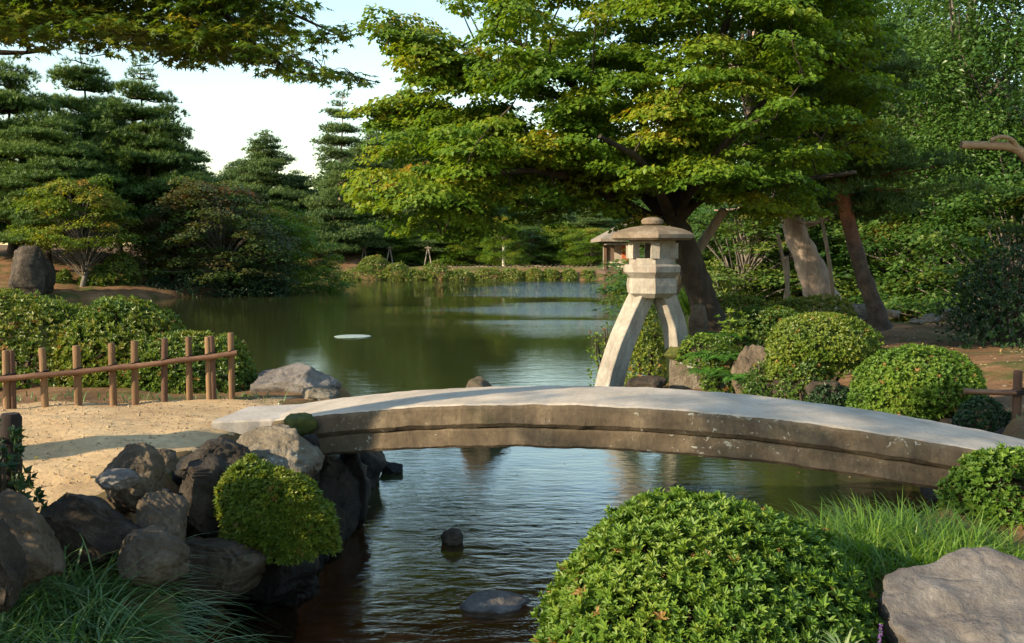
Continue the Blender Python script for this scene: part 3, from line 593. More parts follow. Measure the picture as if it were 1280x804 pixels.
# ------------------------------------------------------------------ fences
def bamboo(mb, a, b, r, nodes=.28):
    L = np.linalg.norm(b - a); n = max(3, int(L / nodes) * 4); t = np.linspace(0, 1, n); P = a + t[:, None] * (b - a)
    P[:, 2] += -.006 * np.sin(t * math.pi); rr = np.full(n, r); rr[::4] *= 1.13
    add_tube(mb, P, rr, 10)
def fence(label, posts, rail_pts, ph, r, first, group):
    root = thing("bamboo_fence", label, "fence", first, group)
    for (p, hh, rr, lean) in posts:
        mb = MB(); add_tube(mb, [p - np.array([0, 0, .15]), p + np.array([lean * .5, 0, hh * .5]), p + np.array([lean, 0, hh - .012]), p + np.array([lean, 0, hh])], [rr, rr, rr * .97, rr * .85], 12, .015)
        mb.build("post", M['post'] if rng.uniform() < .6 else M['post_red'], root, first, True)
        zr = np.interp(p[0], [q[0] for q in rail_pts], [q[2] for q in rail_pts])
        mb = MB(); an = np.linspace(0, 2 * math.pi, 14)
        for dz in (-.016, 0, .016):
            add_tube(mb, np.stack([p[0] + lean * .5 + rr * 1.2 * np.cos(an) , p[1] - r * .6 + (rr + r) * 1.05 * np.sin(an), np.full(14, zr + dz) + .012 * np.cos(an)], -1), .008, 5)
        mb.build("tie", M['rope'], root, first)
    mb = MB()
    for a, b in zip(rail_pts[:-1], rail_pts[1:]): bamboo(mb, np.asarray(a), np.asarray(b), r)
    mb.build("rail", M['bamboo'], root, first, True); return root
posts = []; rail = []
for u, vt, vb, wd in [(9, 438, 518, 9), (17, 438, 517, 8), (57, 435, 511, 9), (98, 432, 503, 10), (142, 429, 499, 9), (169, 426, 498, 9), (205, 423, 496, 8), (237, 421, 495, 8), (262, 421, 495, 8), (267, 420, 495, 8), (290, 416, 493, 8)]:
    Yp = 8.05 + (u / 290) * .55; b_ = px(u, vb, Yp); t_ = px(u, vt, Yp); posts.append((b_, t_[2] - b_[2], m(wd, Yp) / 2, rng.normal(0, .008)))
for u, v in [(-60, 478), (40, 470), (150, 459), (220, 451), (296, 441)]:
    Yp = 8.05 + (u / 290) * .55 - .055; rail.append(px(u, v, Yp))
fence("low bamboo fence with cedar posts along the left path hedge", posts, rail, .5, .023, px(150, 499, 8.3), "low bamboo fences")
posts = []
for u, vt, vb, wd in [(1270, 463, 540, 11), (1282, 463, 545, 6), (1370, 470, 560, 11)]:
    b_ = px(u, vb, 8.6); t_ = px(u, vt, 8.6); posts.append((b_, t_[2] - b_[2], m(wd, 8.6) / 2, 0))
fence("short bamboo fence end by the right bridge end", posts, [px(1205, 489, 8.65), px(1300, 491, 8.52), px(1400, 497, 8.5)], .5, .024, px(1270, 540, 8.6), "low bamboo fences")
pb = px(13, 640, 4.75); tp = px(13, 517, 4.75); mb = MB()
add_tube(mb, [pb - np.array([0, 0, .2]), (pb + tp) / 2, tp - np.array([0, 0, .02]), tp], [.052, .05, .05, .04], 16, .01); tag(mb.build("wooden_post", M['post_dark'], origin=pb, smooth_shade=True), "thick dark wooden post at the left edge before the path", "post")

# ------------------------------------------------------------------ bushes
def bush(label, c, rad, mat, n, L, W=None, k=6, seed=0, name="azalea_bush", cat="bush", group=None, lump=.10, lfreq=2.2, low=-.15, tilt=.75, tmpl=KITE, layers=(1.0, .93, .84), power=2.0, rb=.0, stems=5, lobes=((0, 0, 0, 1, 1),)):
    "clipped bush: leaf rosettes in layers over a lumpy dome standing on its stems; c is the centre of the dome's base"
    c = np.asarray(c, float); rad = np.asarray(rad, float); W = W or L * .42
    root = thing(name, label, cat, c, group); mb = MB()
    for li, lay, lob in [(a, b, l_) for a, b in enumerate(layers) for l_ in lobes]:
        nn = int(n * lob[3] ** 1.6 * (1.0 if li == 0 else .7)); d = rand_dirs(nn * 3); d = d[d[:, 2] > low][:nn]
        if power != 2.0:
            sup = (np.abs(d) ** power).sum(1) ** (-1 / power); rr = sup
        else: rr = np.ones(len(d))
        f = 1 + lump * vnoise(d * rad / rad.max() + seed, lfreq, 3, seed % 6) + rng.normal(0, .02, len(d))
        keep_ = (vnoise(d * rad + seed * 3.1, .9 / L ** .55, 3, (seed + 4) % 6) < .62) | (rng.uniform(size=len(d)) < .25); d, rr, f = d[keep_], rr[keep_], f[keep_]
        f = f + .6 * lump * vnoise(d * rad + seed, .45 / L ** .6, 2, (seed + 1) % 6)
        P = c + rad * np.array(lob[:3]) + d * rad * np.array([lob[3], lob[3], lob[4]]) * (rr * f * lay)[:, None]; Lv = L * rng.uniform(.65, 1.25, len(P))
        A = norm(d / rad * rad.min() + np.array([0, 0, .55]) + rng.normal(0, .25, (len(d), 3)))
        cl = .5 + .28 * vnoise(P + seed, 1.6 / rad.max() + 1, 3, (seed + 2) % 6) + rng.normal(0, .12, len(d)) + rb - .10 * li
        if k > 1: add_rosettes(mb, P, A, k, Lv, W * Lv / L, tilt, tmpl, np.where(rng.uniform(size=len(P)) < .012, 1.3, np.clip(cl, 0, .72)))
        else: add_leaves(mb, P, norm(A + rng.normal(0, .6, A.shape)), A, L * rng.uniform(.7, 1.3, len(P)), W, tmpl, np.clip(cl, 0, 1))
    mb.build("foliage", mat, root, c)
    for s in range(stems):
        a = rng.uniform(0, 6.28); q_ = rng.uniform(.3, .85); e = c + np.array([math.cos(a) * rad[0] * q_, math.sin(a) * rad[1] * q_, rad[2] * .95 * math.sqrt(1 - q_ * q_)]); b0 = c + np.array([math.cos(a) * rad[0] * .12, math.sin(a) * rad[1] * .12, -.35])
        mb = MB(); add_tube(mb, spline([b0, (b0 + e) / 2 + rng.normal(0, .03, 3), e], 8), np.linspace(.022, .008, 8) * max(1, rad.max()), 6, .08); mb.build("stem", M['stem'], root, c)
    return root
def pbush(label, u0, u1, v0, v1, Y, mat, n, L, depth=1.0, **kw):
    c = px((u0 + u1) / 2, v1, Y); rx = m((u1 - u0) / 2, Y); rz = m(v1 - v0, Y); return bush(label, c, (rx, rx * depth, rz), mat, n, L, **kw)
pbush("large round clipped azalea dome in the bottom centre foreground", 668, 1106, 622, 835, 4.25, M['azalea'], 4400, .036, W=.0155, tmpl=OVAL, k=7, seed=1, lump=.075, layers=(1.0, .96, .91, .84), tilt=.8, stems=26)
pbush("yellow green azalea overhanging the rocks at the left stream bank", 270, 424, 574, 656, 5.5, M['azalea_yellow'], 1700, .034, W=.013, tmpl=OVAL, k=6, seed=2, lump=.16, depth=.7, low=-.35, stems=0, lobes=((-.36, 0, .38, .60, .62), (.08, -.1, .30, .66, .55), (.42, -.15, .0, .56, .50), (.72, -.1, -.28, .30, .36), (-.15, -.3, .02, .66, .5), (-.30, -.2, -.25, .5, .42), (.25, -.3, -.3, .5, .4)))
pbush("dense green bush in front of the right bridge end", 1182, 1330, 556, 660, 5.75, M['azalea'], 1500, .036, W=.017, tmpl=OVAL, k=6, seed=3, lump=.15, low=-.5)
pbush("middle clipped azalea on the lantern bank, flat topped", 955, 1094, 394, 462, 12.2, M['azalea_yellow'], 1700, .042, k=6, seed=4, low=-.3, rb=-.05, lobes=((.05, 0, .42, .96, .58), (-.38, -.1, .05, .58, .6), (.25, -.2, .1, .5, .5)), lump=.07)
pbush("right clipped azalea above the bridge deck, leaning dome", 1057, 1226, 432, 508, 10.2, M['azalea'], 2100, .040, k=6, seed=5, low=-.25, rb=-.05, lobes=((.06, 0, .32, .9, .66), (-.34, -.1, 0, .62, .72), (.3, -.1, .1, .6, .6)), lump=.06)
pbush("low shrub tucked behind the bridge between two azaleas", 1012, 1064, 478, 512, 11.3, M['dark_leaf'], 350, .045, seed=6, low=-.3)
HG = "clipped hedges behind the lantern"
pbush("back left hedge mound right of the leaning trunk", 885, 972, 370, 415, 18.5, M['hedge'], 900, .06, k=5, seed=7, power=3, group=HG, depth=.8)
pbush("back right long flat hedge in front of the pale trunk", 965, 1064, 372, 412, 18.8, M['hedge'], 1000, .06, k=5, seed=8, power=3.5, group=HG, depth=.6, rb=.15)
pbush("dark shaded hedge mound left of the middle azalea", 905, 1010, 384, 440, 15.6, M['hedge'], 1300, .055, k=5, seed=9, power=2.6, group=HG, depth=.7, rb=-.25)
pbush("sunlit shrub seen between the lantern legs", 780, 832, 395, 474, 16.2, M['azalea_yellow'], 700, .055, k=5, seed=10, low=-.5)
pbush("airy shrub at the water edge left of the lantern leg", 738, 778, 405, 450, 16.4, M['azalea'], 120, .06, k=5, seed=11, low=-.8, layers=(1, .6), lump=.3)
pbush("small leafy shrub on the stone block by the short lantern leg", 848, 905, 418, 448, 14.7, M['azalea'], 260, .05, k=5, seed=12, low=-.3)
pbush("small dark shrub at the far right bridge end below the fence", 1195, 1260, 498, 535, 9.0, M['dark_leaf'], 280, .04, seed=13, low=-.3)
LH = "hedge along the left path"
pbush("big mounded hedge behind the bamboo fence at far left", -150, 140, 376, 500, 10.3, M['hedge'], 5200, .05, k=6, seed=14, lump=.07, lfreq=3, power=3.4, group=LH, depth=.6, rb=.05, low=-.3)
pbush("second mounded hedge behind the bamboo fence sloping to the water", 75, 242, 380, 496, 10.1, M['hedge'], 3400, .05, k=6, seed=15, lump=.08, lfreq=3, power=2.7, group=LH, depth=.9, rb=.0, low=-.3)
pbush("low rounded hedge end behind the last bamboo posts", 165, 318, 420, 500, 9.7, M['hedge'], 2300, .045, k=6, seed=16, lump=.08, lfreq=3, power=2.8, group=LH, depth=.7, rb=-.1, low=-.3)
# unseen tall shrub added beyond the left frame edge to shade the bank rocks
bush("unseen tall dark shrub added to shade the left bank rocks", (-3.4, 3.35, .75), (.85, .75, 1.25), M['dark_leaf'], 1500, .06, .028, k=5, seed=17, name="leafy_shrub", low=-.6, lump=.2, layers=(1.0, .85, .65))

bush('dark leafy twigs reaching in behind the thick dark post', px(-12, 640, 4.55), (.17, .2, .40), M['dark_leaf'], 130, .05, .024, k=5, seed=19, name='leafy_shrub', low=-.6, lump=.25, layers=(1.0, .7))
# ------------------------------------------------------------------ grasses and small plants
def blades(mb, base, dirs, L, W, droop, seg=6, rnd=.5):
    n = len(base); t = np.linspace(0, 1, seg + 1)
    hz = np.stack([dirs[:, 0], dirs[:, 1], np.zeros(n)], -1); side = norm(np.cross(hz + 1e-6, np.array([0, 0, 1.])))
    up = dirs
    P = base[:, None] + up[:, None] * (t[None, :, None] * L[:, None, None]) + norm(hz)[:, None] * ((t ** 2)[None, :, None] * (droop * L)[:, None, None] * .55) - np.array([0, 0, 1.]) * ((t ** 2.4)[None, :, None] * (droop * L)[:, None, None] * .75)
    wv = W[:, None] * np.clip(1 - t ** 2.2, .04, 1)[None]
    V = np.stack([P - side[:, None] * wv[..., None], P + side[:, None] * wv[..., None]], 2).reshape(n, -1, 3)
    k = 2 * (seg + 1); f = np.array([(2 * a, 2 * a + 1, 2 * a + 3, 2 * a + 2) for a in range(seg)])
    mb.add(V.reshape(-1, 3), (f[None] + (np.arange(n) * k)[:, None, None]).reshape(-1, 4), np.repeat(rnd, k))
def grass(name, label, cx, cy, rx, ry, n, L, W, mat, droop=.9, lean=(0, 0), z=None, tuft=9):
    nt_ = max(1, n // tuft); a = rng.uniform(0, 6.28, nt_); r = np.sqrt(rng.uniform(0, 1, nt_))
    tx, ty = cx + rx * r * np.cos(a), cy + ry * r * np.sin(a); tz = height(tx, ty) if z is None else np.full(nt_, z)
    B = np.repeat(np.stack([tx, ty, tz], -1), tuft, 0) + rng.normal(0, .012, (nt_ * tuft, 3)) * np.array([1, 1, 0])
    N = len(B); d = rng.normal(0, .42, (N, 3)); d[:, 0] += lean[0] + np.repeat((tx - cx) / rx, tuft) * .3; d[:, 1] += lean[1] + np.repeat((ty - cy) / ry, tuft) * .3; d[:, 2] = 1
    mb = MB(); blades(mb, B, norm(d), L * rng.uniform(.5, 1.15, N), W * rng.uniform(.6, 1.2, N), droop * rng.uniform(.4, 1.3, N), rnd=np.clip(rng.normal(.4, .25, N), 0, 1))
    o = mb.build(name, mat, origin=(cx, cy, float(tz.mean()))); return tag(o, label, "grass", kind="stuff")
g0 = px(120, 800, 4.1)
grass("grass", "long dark arching grass covering the lower left corner", -1.95, 4.0, .72, .42, 3000, .60, .0055, M['grass_dark'], 1.0, (.12, -.1))
grass("grass", "bright green upright grass left of the lower right rock", 2.05, 4.95, .52, .5, 2600, .36, .0045, M['grass_light'], .6, (-.05, 0), tuft=18)
grass("grass", "sunlit grass blades leaning over the stream by the right bank", 1.75, 5.35, .25, .25, 260, .42, .004, M['grass_light'], .7, (-.5, 0))
def fern(label, c, L, n, mat, name="fern", up=.8, cat="fern", group=None):
    c = np.asarray(c, float); root_mb = MB()
    for k in range(n):
        a = 6.283 * k / n + rng.uniform(-.3, .3); t = np.linspace(0, 1, 14); Lk = L * rng.uniform(.75, 1.1)
        P = c + np.stack([math.cos(a) * Lk * t, math.sin(a) * Lk * t, Lk * (up * t - .75 * t ** 2)], -1)
        T = norm(np.gradient(P, axis=0)); S = norm(np.cross(T, [0, 0, 1.])); Nn = np.cross(S, T)
        for sd in (-1, 1):
            wl = Lk * .28 * np.sin(np.clip(t * .9 + .12, 0, 1) * math.pi) ** .8
            add_leaves(root_mb, P[1:], (sd * S + .45 * T)[1:], Nn[1:], wl[1:], wl[1:] * .36, KITE, np.clip(rng.normal(.5, .2, 13), 0, 1))
        add_tube(root_mb, P, .004, 4)
    return tag(root_mb.build(name, mat, origin=c), label, cat, group)
FE = "ferns on the lantern bank"
fern("arching green fern hanging over the bank right of the lantern block", px(898, 452, 13.8), .55, 13, M['fern'], group=FE)
fern("bright small fern low on the bank beside the brown mossy boulder", px(972, 462, 12.6), .3, 10, M['fern'], group=FE)
fern("fern behind the lantern under the leaning trunk", px(905, 425, 15.2), .5, 12, M['fern'], group=FE)
fern("small bright fern sprouting from the rocks under the yellow green bush", px(300, 652, 5.8), .16, 9, M['fern'], group=None)
fern("broad fern at the water line in front of the leaning trunk", px(888, 470, 13.6), .42, 11, M['fern'], group=FE)
fern("dark fern between the fern clump and the brown mossy boulder", px(925, 478, 13.0), .4, 11, M['fern'], group=FE)
pbush("leafy shrub filling the bank right of the stone block", 880, 930, 425, 480, 14.0, M['hedge'], 420, .05, k=5, seed=91, low=-.4, rb=-.15, lump=.25)
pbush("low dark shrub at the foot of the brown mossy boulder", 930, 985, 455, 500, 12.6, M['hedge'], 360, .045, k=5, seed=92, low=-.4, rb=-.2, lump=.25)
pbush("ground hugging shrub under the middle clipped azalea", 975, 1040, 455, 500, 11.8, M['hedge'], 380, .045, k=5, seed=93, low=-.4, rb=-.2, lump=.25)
def scatter(name, label, xs, ys, L, mat, lift=.012):
    P = np.stack([xs, ys, height(xs, ys) + lift], -1); n = len(P); mb = MB(); D = rng.normal(size=(n, 3)) * [1, 1, .15]
    add_leaves(mb, P, D, norm(np.array([0, 0, 1.]) + rng.normal(0, .25, (n, 3))), L * rng.uniform(.5, 1.3, n), L * .6, KITE, rng.uniform(0, 1, n)); tag(mb.build(name, mat), label, name.replace('_', ' '), kind="stuff")
dry = leaf_mat("dry_leaf", [(.12, .06, .02), (.28, .17, .07), (.42, .32, .18), (.20, .20, .05)], .2)
scatter("fallen_leaves", "dry fallen leaves scattered over the brown soil of the right bank", rng.uniform(4, 13, 1600), rng.uniform(8.5, 24, 1600), .07, dry)
scatter("fallen_leaves", "few dry leaves scattered over the sandy path", rng.uniform(-5, -2, 90), rng.uniform(4.8, 8.4, 90), .04, dry, .045)
xs = np.concatenate([rng.uniform(-6, -2.0, 260), rng.uniform(4.2, 7, 200)]); ys = np.concatenate([rng.uniform(8.5, 9.0, 260), rng.uniform(7.5, 10, 200)])
Bp = np.stack([xs, ys, height(xs, ys)], -1); dd = rng.normal(0, .5, (460, 3)); dd[:, 2] = 1; mb = MB(); blades(mb, Bp, norm(dd), rng.uniform(.06, .18, 460), np.full(460, .005), rng.uniform(.4, 1, 460), rnd=rng.uniform(0, .7, 460)); tag(mb.build("grass", M['grass_dark']), "thin grass sprouting along the fence feet", "grass", kind="stuff")
c = px(376, 531, 6.95); rock("olive moss cushion on the left end of the bridge", c, (.13, .12, .08), M['moss'], 95, blocky=.1, sub=4, name="moss_cushion", cat="moss")
nG = 4200; xs = rng.uniform(-7, -1.95, nG); ys = rng.uniform(4.7, 8.7, nG); okk = sdf(np.array([(-1.95, 7.9), (-2.05, 6.9), (-2.25, 5.6), (-2.45, 4.7), (-9, 5), (-9, 7.4), (-3, 8.7), (-2, 8.8)]), xs, ys) > .05; xs, ys = xs[okk], ys[okk]; nG = len(xs)
OC = np.array([(1, 0, 0), (-1, 0, 0), (0, 1, 0), (0, -1, 0), (0, 0, .7), (0, 0, -.7)], float); OF = np.array([(0, 2, 4), (2, 1, 4), (1, 3, 4), (3, 0, 4), (2, 0, 5), (1, 2, 5), (3, 1, 5), (0, 3, 5)])
G = np.stack([xs, ys, height(xs, ys) + .032], -1)[:, None] + OC[None] * rng.lognormal(-5.15, .45, (nG, 1, 1)) * rng.uniform(.6, 1.3, (nG, 6, 1)); mb = MB(); mb.add(G.reshape(-1, 3), (OF[None] + (np.arange(nG) * 6)[:, None, None]).reshape(-1, 3))
tag(mb.build("gravel", rough_mat("gravel_stone", [(.22, .15, .085), (.36, .25, .14), (.50, .38, .24)], 30, .2, 60, coords="Object")), "loose small gravel stones strewn over the sandy path", "gravel", kind="stuff")
# tall plant with pale leaf whorls beside the fern
c = px(913, 470, 14.2); t_ = px(912, 392, 14.2); sroot = thing("leafy_plant", "slender upright plant with pale leaf whorls behind the fern", "plant", c)
mb = MB(); add_tube(mb, spline([c, (c + t_) / 2 + [.02, 0, 0], t_], 8), np.linspace(.012, .006, 8), 6); mb.build("stem", M['stem'], sroot, c)
mb = MB(); PP = spline([c, (c + t_) / 2 + [.02, 0, 0], t_], 16)[4:]; PP = np.repeat(PP, 3, 0) + rng.normal(0, .09, (36, 3)) * [1, 1, .3]; add_rosettes(mb, PP, np.tile([0, 0, 1.], (36, 1)) + rng.normal(0, .3, (36, 3)), 6, .09, .04, 1.2, KITE, np.clip(rng.normal(.6, .2, 36), 0, 1)); mb.build("foliage", M['azalea'], sroot, c)
# grasses along the back shore, flower in the foreground
for k, (u, v, Y, L) in enumerate([(880, 382, 20.5, .5), (865, 378, 21, .45)]):
    c = px(u, v, Y); grass("reed_clump", ["clump of bright tall leaves behind the leaning trunk", "smaller clump of bright leaves left behind the leaning trunk"][k], c[0], Y, .4, .3, 260, L * 1.5, .02, M['grass_light'], .4, z=c[2] - .2)
fl = px(1099, 812, 3.25); ft = px(1101, 782, 3.25); fr_ = thing("flower", "small purple flower spike at the bottom edge beside the rock", "flower", fl - [0, 0, .2])
mb = MB(); add_tube(mb, [fl - [0, 0, .2], fl, ft], [.003, .0025, .0015], 5); mb.build("stem", M['fern'], fr_, fl - [0, 0, .2])
mb = MB(); PP = spline([fl, ft], 22); PP = np.repeat(PP, 4, 0); dd = norm(rng.normal(size=PP.shape) + [0, 0, .4]); add_leaves(mb, PP, dd, rand_dirs(len(PP)), .009, .006, KITE, rng.uniform(0, 1, len(PP)))
mb.build("petals", leaf_mat("purple_petal", [(.16, .06, .26), (.26, .12, .38)], .3), fr_, fl - [0, 0, .2])
mb = MB(); b0 = px(1055, 830, 3.4); nb = 26; dd = rng.normal(0, .5, (nb, 3)); dd[:, 2] = 1
blades(mb, np.tile(b0, (nb, 1)), norm(dd), np.full(nb, .2) * rng.uniform(.6, 1.1, nb), np.full(nb, .005), np.full(nb, .7), rnd=rng.uniform(.6, 1, nb)); tag(mb.build("lily_turf", M['grass_dark'], origin=b0), "pale edged lily turf blades at the bottom edge under the azalea", "plant")

# ------------------------------------------------------------------ trees: generic
def pad_leaves(mb, pads, per, L, W, tmpl, droop=.35, tint=None, jitter=.35, upper=True):
    "pads: rows (cx,cy,cz, rx,ry,rz, tint); leaves over the upper side of each flattened pad, hanging at its rim"
    pads = np.asarray(pads, float); n = np.maximum(6, (per * pads[:, 3] * pads[:, 4]).astype(int)); idx = np.repeat(np.arange(len(pads)), n); N = len(idx)
    a = rng.uniform(0, 6.283, N); r = np.sqrt(rng.uniform(0, 1, N)); x, y = r * np.cos(a), r * np.sin(a)
    rim = 1 + .28 * np.sin(3 * a + idx * 1.7) + .16 * np.sin(7 * a + idx * 2.9)
    z = np.sqrt(np.clip(1 - r ** 2, 0, 1)) * rng.uniform(-.35 if upper else -1, 1, N) - .5 * r ** 3
    C = pads[idx]; P = C[:, :3] + np.stack([x * rim * C[:, 3], y * rim * C[:, 4], z * C[:, 5] + (x * np.sin(idx * 12.9898) + y * np.sin(idx * 78.233)) * .30 * C[:, 3] * (C[:, 5] < .6 * C[:, 3])], -1)
    out = np.stack([np.cos(a), np.sin(a), np.zeros(N)], -1)
    D = out * (.4 + r[:, None]) + rng.normal(0, .5, (N, 3)); D[:, 2] = -droop * (.5 + r) + rng.normal(0, .25, N)
    Nn = np.array([0, 0, 1.]) + .45 * out * r[:, None] + rng.normal(0, jitter, (N, 3))
    s = rng.uniform(.65, 1.2, N); rnd = np.clip(C[:, 6] + .12 * z + rng.normal(0, .09, N), 0, 1)
    add_leaves(mb, P, D, norm(Nn), L * s, W * s, tmpl, rnd)
def tufts(mb, pads, per, L, W, k=8):
    pads = np.asarray(pads, float); n = np.maximum(5, (per * pads[:, 3] * pads[:, 4]).astype(int)); idx = np.repeat(np.arange(len(pads)), n); N = len(idx)
    a = rng.uniform(0, 6.283, N); r = np.sqrt(rng.uniform(0, 1, N)); C = pads[idx]
    rim = 1 + .25 * np.sin(3 * a + idx * 1.3); z = np.sqrt(np.clip(1 - r ** 2, 0, 1)) * rng.uniform(-.1, 1, N) - .25 * r ** 2
    out = np.stack([np.cos(a), np.sin(a), np.zeros(N)], -1)
    P = C[:, :3] + np.stack([r * np.cos(a) * rim * C[:, 3], r * np.sin(a) * rim * C[:, 4], z * C[:, 5]], -1)
    A = norm(np.array([0, 0, .9]) + out * r[:, None] * .9 + rng.normal(0, .25, (N, 3))); add_rosettes(mb, P, A, k, L, W, .75, BLADE, np.clip(C[:, 6] + .2 * z + rng.normal(0, .12, N), 0, 1))
def pine(name, label, Ht, spread, seed, per=66, L=.30, W=.042, lean=0.0, wob=.03, first=.25, tr=.02, tiers=15, mat='pine', bark='bark', k=11, base=(0, 0, 0), path=None, cat="pine tree", fatpad=1.0):
    global rng
    keep = rng; rng = np.random.default_rng(seed); base = np.asarray(base, float)
    root = thing(name, label, cat, base)
    if path is None:
        zz = np.linspace(0, 1, 9); path = np.stack([lean * Ht * zz ** .8 + wob * Ht * np.sin(zz * 5 + seed) * zz, wob * Ht * np.cos(zz * 4 + seed * 2) * zz, Ht * zz], -1)
    tp = spline(path, 40); f = np.linspace(0, 1, 40); rt = tr * Ht * (1 - .93 * f ** .9) * (1 + .9 * np.exp(-f * 28))
    mb = MB(); add_tube(mb, tp, rt, 12, .06); mb.build("trunk", M[bark], root, (0, 0, 0), True)
    pads = []; bm = MB()
    for ti in range(tiers):
        ft = first + (1 - first) * (ti / (tiers - 1)) ** .9 * .985; ft = min(.985, ft + rng.normal(0, .018)); c = np.array([np.interp(ft, f, tp[:, q]) for q in range(3)])
        rel = (ft - first) / (1 - first); prof = (1 - rel) ** .8 * .92 + .15; prof *= .75 + .25 * min(1, rel * 5)
        nb = 7 if rel < .6 else 6 if rel < .9 else 4; a0 = rng.uniform(0, 6.28)
        for b in range(nb):
            if rng.uniform() < .10: continue
            a = a0 + 6.283 * b / nb + rng.normal(0, .3); Lb = spread * prof * rng.uniform(.5, 1.2); e = c + np.array([math.cos(a) * Lb, math.sin(a) * Lb, Lb * rng.uniform(-.16, .22)])
            mid = (c + e) / 2 + np.array([0, 0, -.04 * Lb]) + rng.normal(0, .05, 3) * Lb; bp = spline([c, mid, e], 7)
            add_tube(bm, bp, np.linspace(.010 * Ht * (1 - .8 * rel) + .02, .012, 7), 5, .1, False)
            tint = np.clip(rng.normal(.45, .12), 0, 1)
            for q in ((.98, .62, .34) if Lb > .9 else (.9,)):
                pc = np.array([np.interp(q, np.linspace(0, 1, 7), bp[:, w_]) for w_ in range(3)]); r = (.28 * Lb + .15) * fatpad * rng.uniform(.8, 1.15) * (1 if q > .5 else .85); side = np.array([-math.sin(a), math.cos(a), 0])
                for sd in ((0,) if Lb < 1.2 else (-.55, .55)):
                    pads.append([*(pc + side * sd * r * 1.2 * rng.uniform(.6, 1.3) + [0, 0, .08 + rng.normal(0, .16) * r]), r, r, r * (.40 + .2 * rel), tint])
    pads.append([*(tp[-1]), .3 * spread * .3 + .2, .3 * spread * .3 + .2, .45, .5])
    bm.build("branch", M[bark], root, (0, 0, 0), True)
    mb = MB(); tufts(mb, pads, per, L, W, k); mb.build("crown", M[mat], root)
    rng = keep; return root
def broad(name, label, Ht, rx, rz, seed, mat='broad', pk=1.0, n=120, per=70, L=.2, W=.11, bark='bark_grey', base=(0, 0, 0), cat="tree", zc=.58, first=.2):
    global rng
    keep = rng; rng = np.random.default_rng(seed); root = thing(name, label, cat, base)
    d = rand_dirs(n); rr = rng.uniform(.35, 1, n) ** .45; C = np.array([0, 0, Ht * zc]) + d * np.array([rx, rx, rz]) * rr[:, None] * (1 + .22 * vnoise(d, 1.5, 2, seed % 6))[:, None]
    pr = rng.uniform(.16, .30, n) * rx * pk; pads = np.column_stack([C, pr * 1.1, pr * 1.1, pr * .75, np.clip(rng.normal(.45, .15, n), 0, 1)])
    mb = MB(); tp = spline([(0, 0, -.3), (.1, .05, Ht * .3), (-.1, .1, Ht * zc), (0, 0, Ht * .9)], 24); add_tube(mb, tp, .028 * Ht * (1 - .9 * np.linspace(0, 1, 24)) * (1 + .7 * np.exp(-np.linspace(0, 1, 24) * 25)), 10, .06); mb.build("trunk", M[bark], root, (0, 0, 0), True)
    bm = MB()
    for k in range(0, n, 3):
        s = tp[int(np.clip((C[k, 2] / Ht - .22) * 24, 4, 20))]; mid = (s + C[k]) / 2 + [0, 0, -.05 * Ht * rng.uniform(0, 1)]; add_tube(bm, spline([s, mid, C[k]], 7), np.linspace(.007 * Ht, .015, 7), 5, .1, False)
    bm.build("branch", M[bark], root, (0, 0, 0), True)
    mb = MB(); pad_leaves(mb, pads, per, L, W, KITE, jitter=.6, upper=False); mb.build("crown", M[mat], root); rng = keep; return root
def maple(name, label, Ht, rx, seed, mat, n=46, per=260, L=.12, W=.10, tint=.45, base=(0, 0, 0), cat="maple tree", bark='bark_grey', lo=.38, flat=.32, pmin=.22, pmax=.38):
    global rng
    keep = rng; rng = np.random.default_rng(seed); root = thing(name, label, cat, base)
    z = rng.uniform(lo, 1, n); rr = rx * np.sqrt(np.clip(1 - ((z - lo) / (1.03 - lo)) ** 2, .05, 1)) * np.sqrt(rng.uniform(.05, 1, n)); a = rng.uniform(0, 6.283, n)
    C = np.stack([rr * np.cos(a), rr * np.sin(a), z * Ht], -1); pr = rng.uniform(pmin, pmax, n) * rx
    pads = np.column_stack([C, pr, pr, pr * flat, np.clip(rng.normal(tint, .17, n) + .25 * (z - .6), 0, 1)])
    mb = MB(); tp = spline([(0, 0, -.3), (.12 * rx, 0, Ht * .25), (-.05 * rx, .05, Ht * .5), (0, 0, Ht * .85)], 20); add_tube(mb, tp, .024 * Ht * (1 - .85 * np.linspace(0, 1, 20)) + .01, 9, .06); mb.build("trunk", M[bark], root, (0, 0, 0), True)
    bm = MB()
    for k in range(n):
        s = tp[int(np.clip(C[k, 2] / Ht * 15 - 2, 3, 17))]; add_tube(bm, spline([s, (s + C[k]) / 2 + [0, 0, .06 * rx], C[k]], 6), np.linspace(.006 * Ht, .01, 6), 5, .1, False)
    bm.build("branch", M[bark], root, (0, 0, 0), True)
    mb = MB(); pad_leaves(mb, pads, per, L, W, KITE); mb.build("crown", M[mat], root); rng = keep; return root

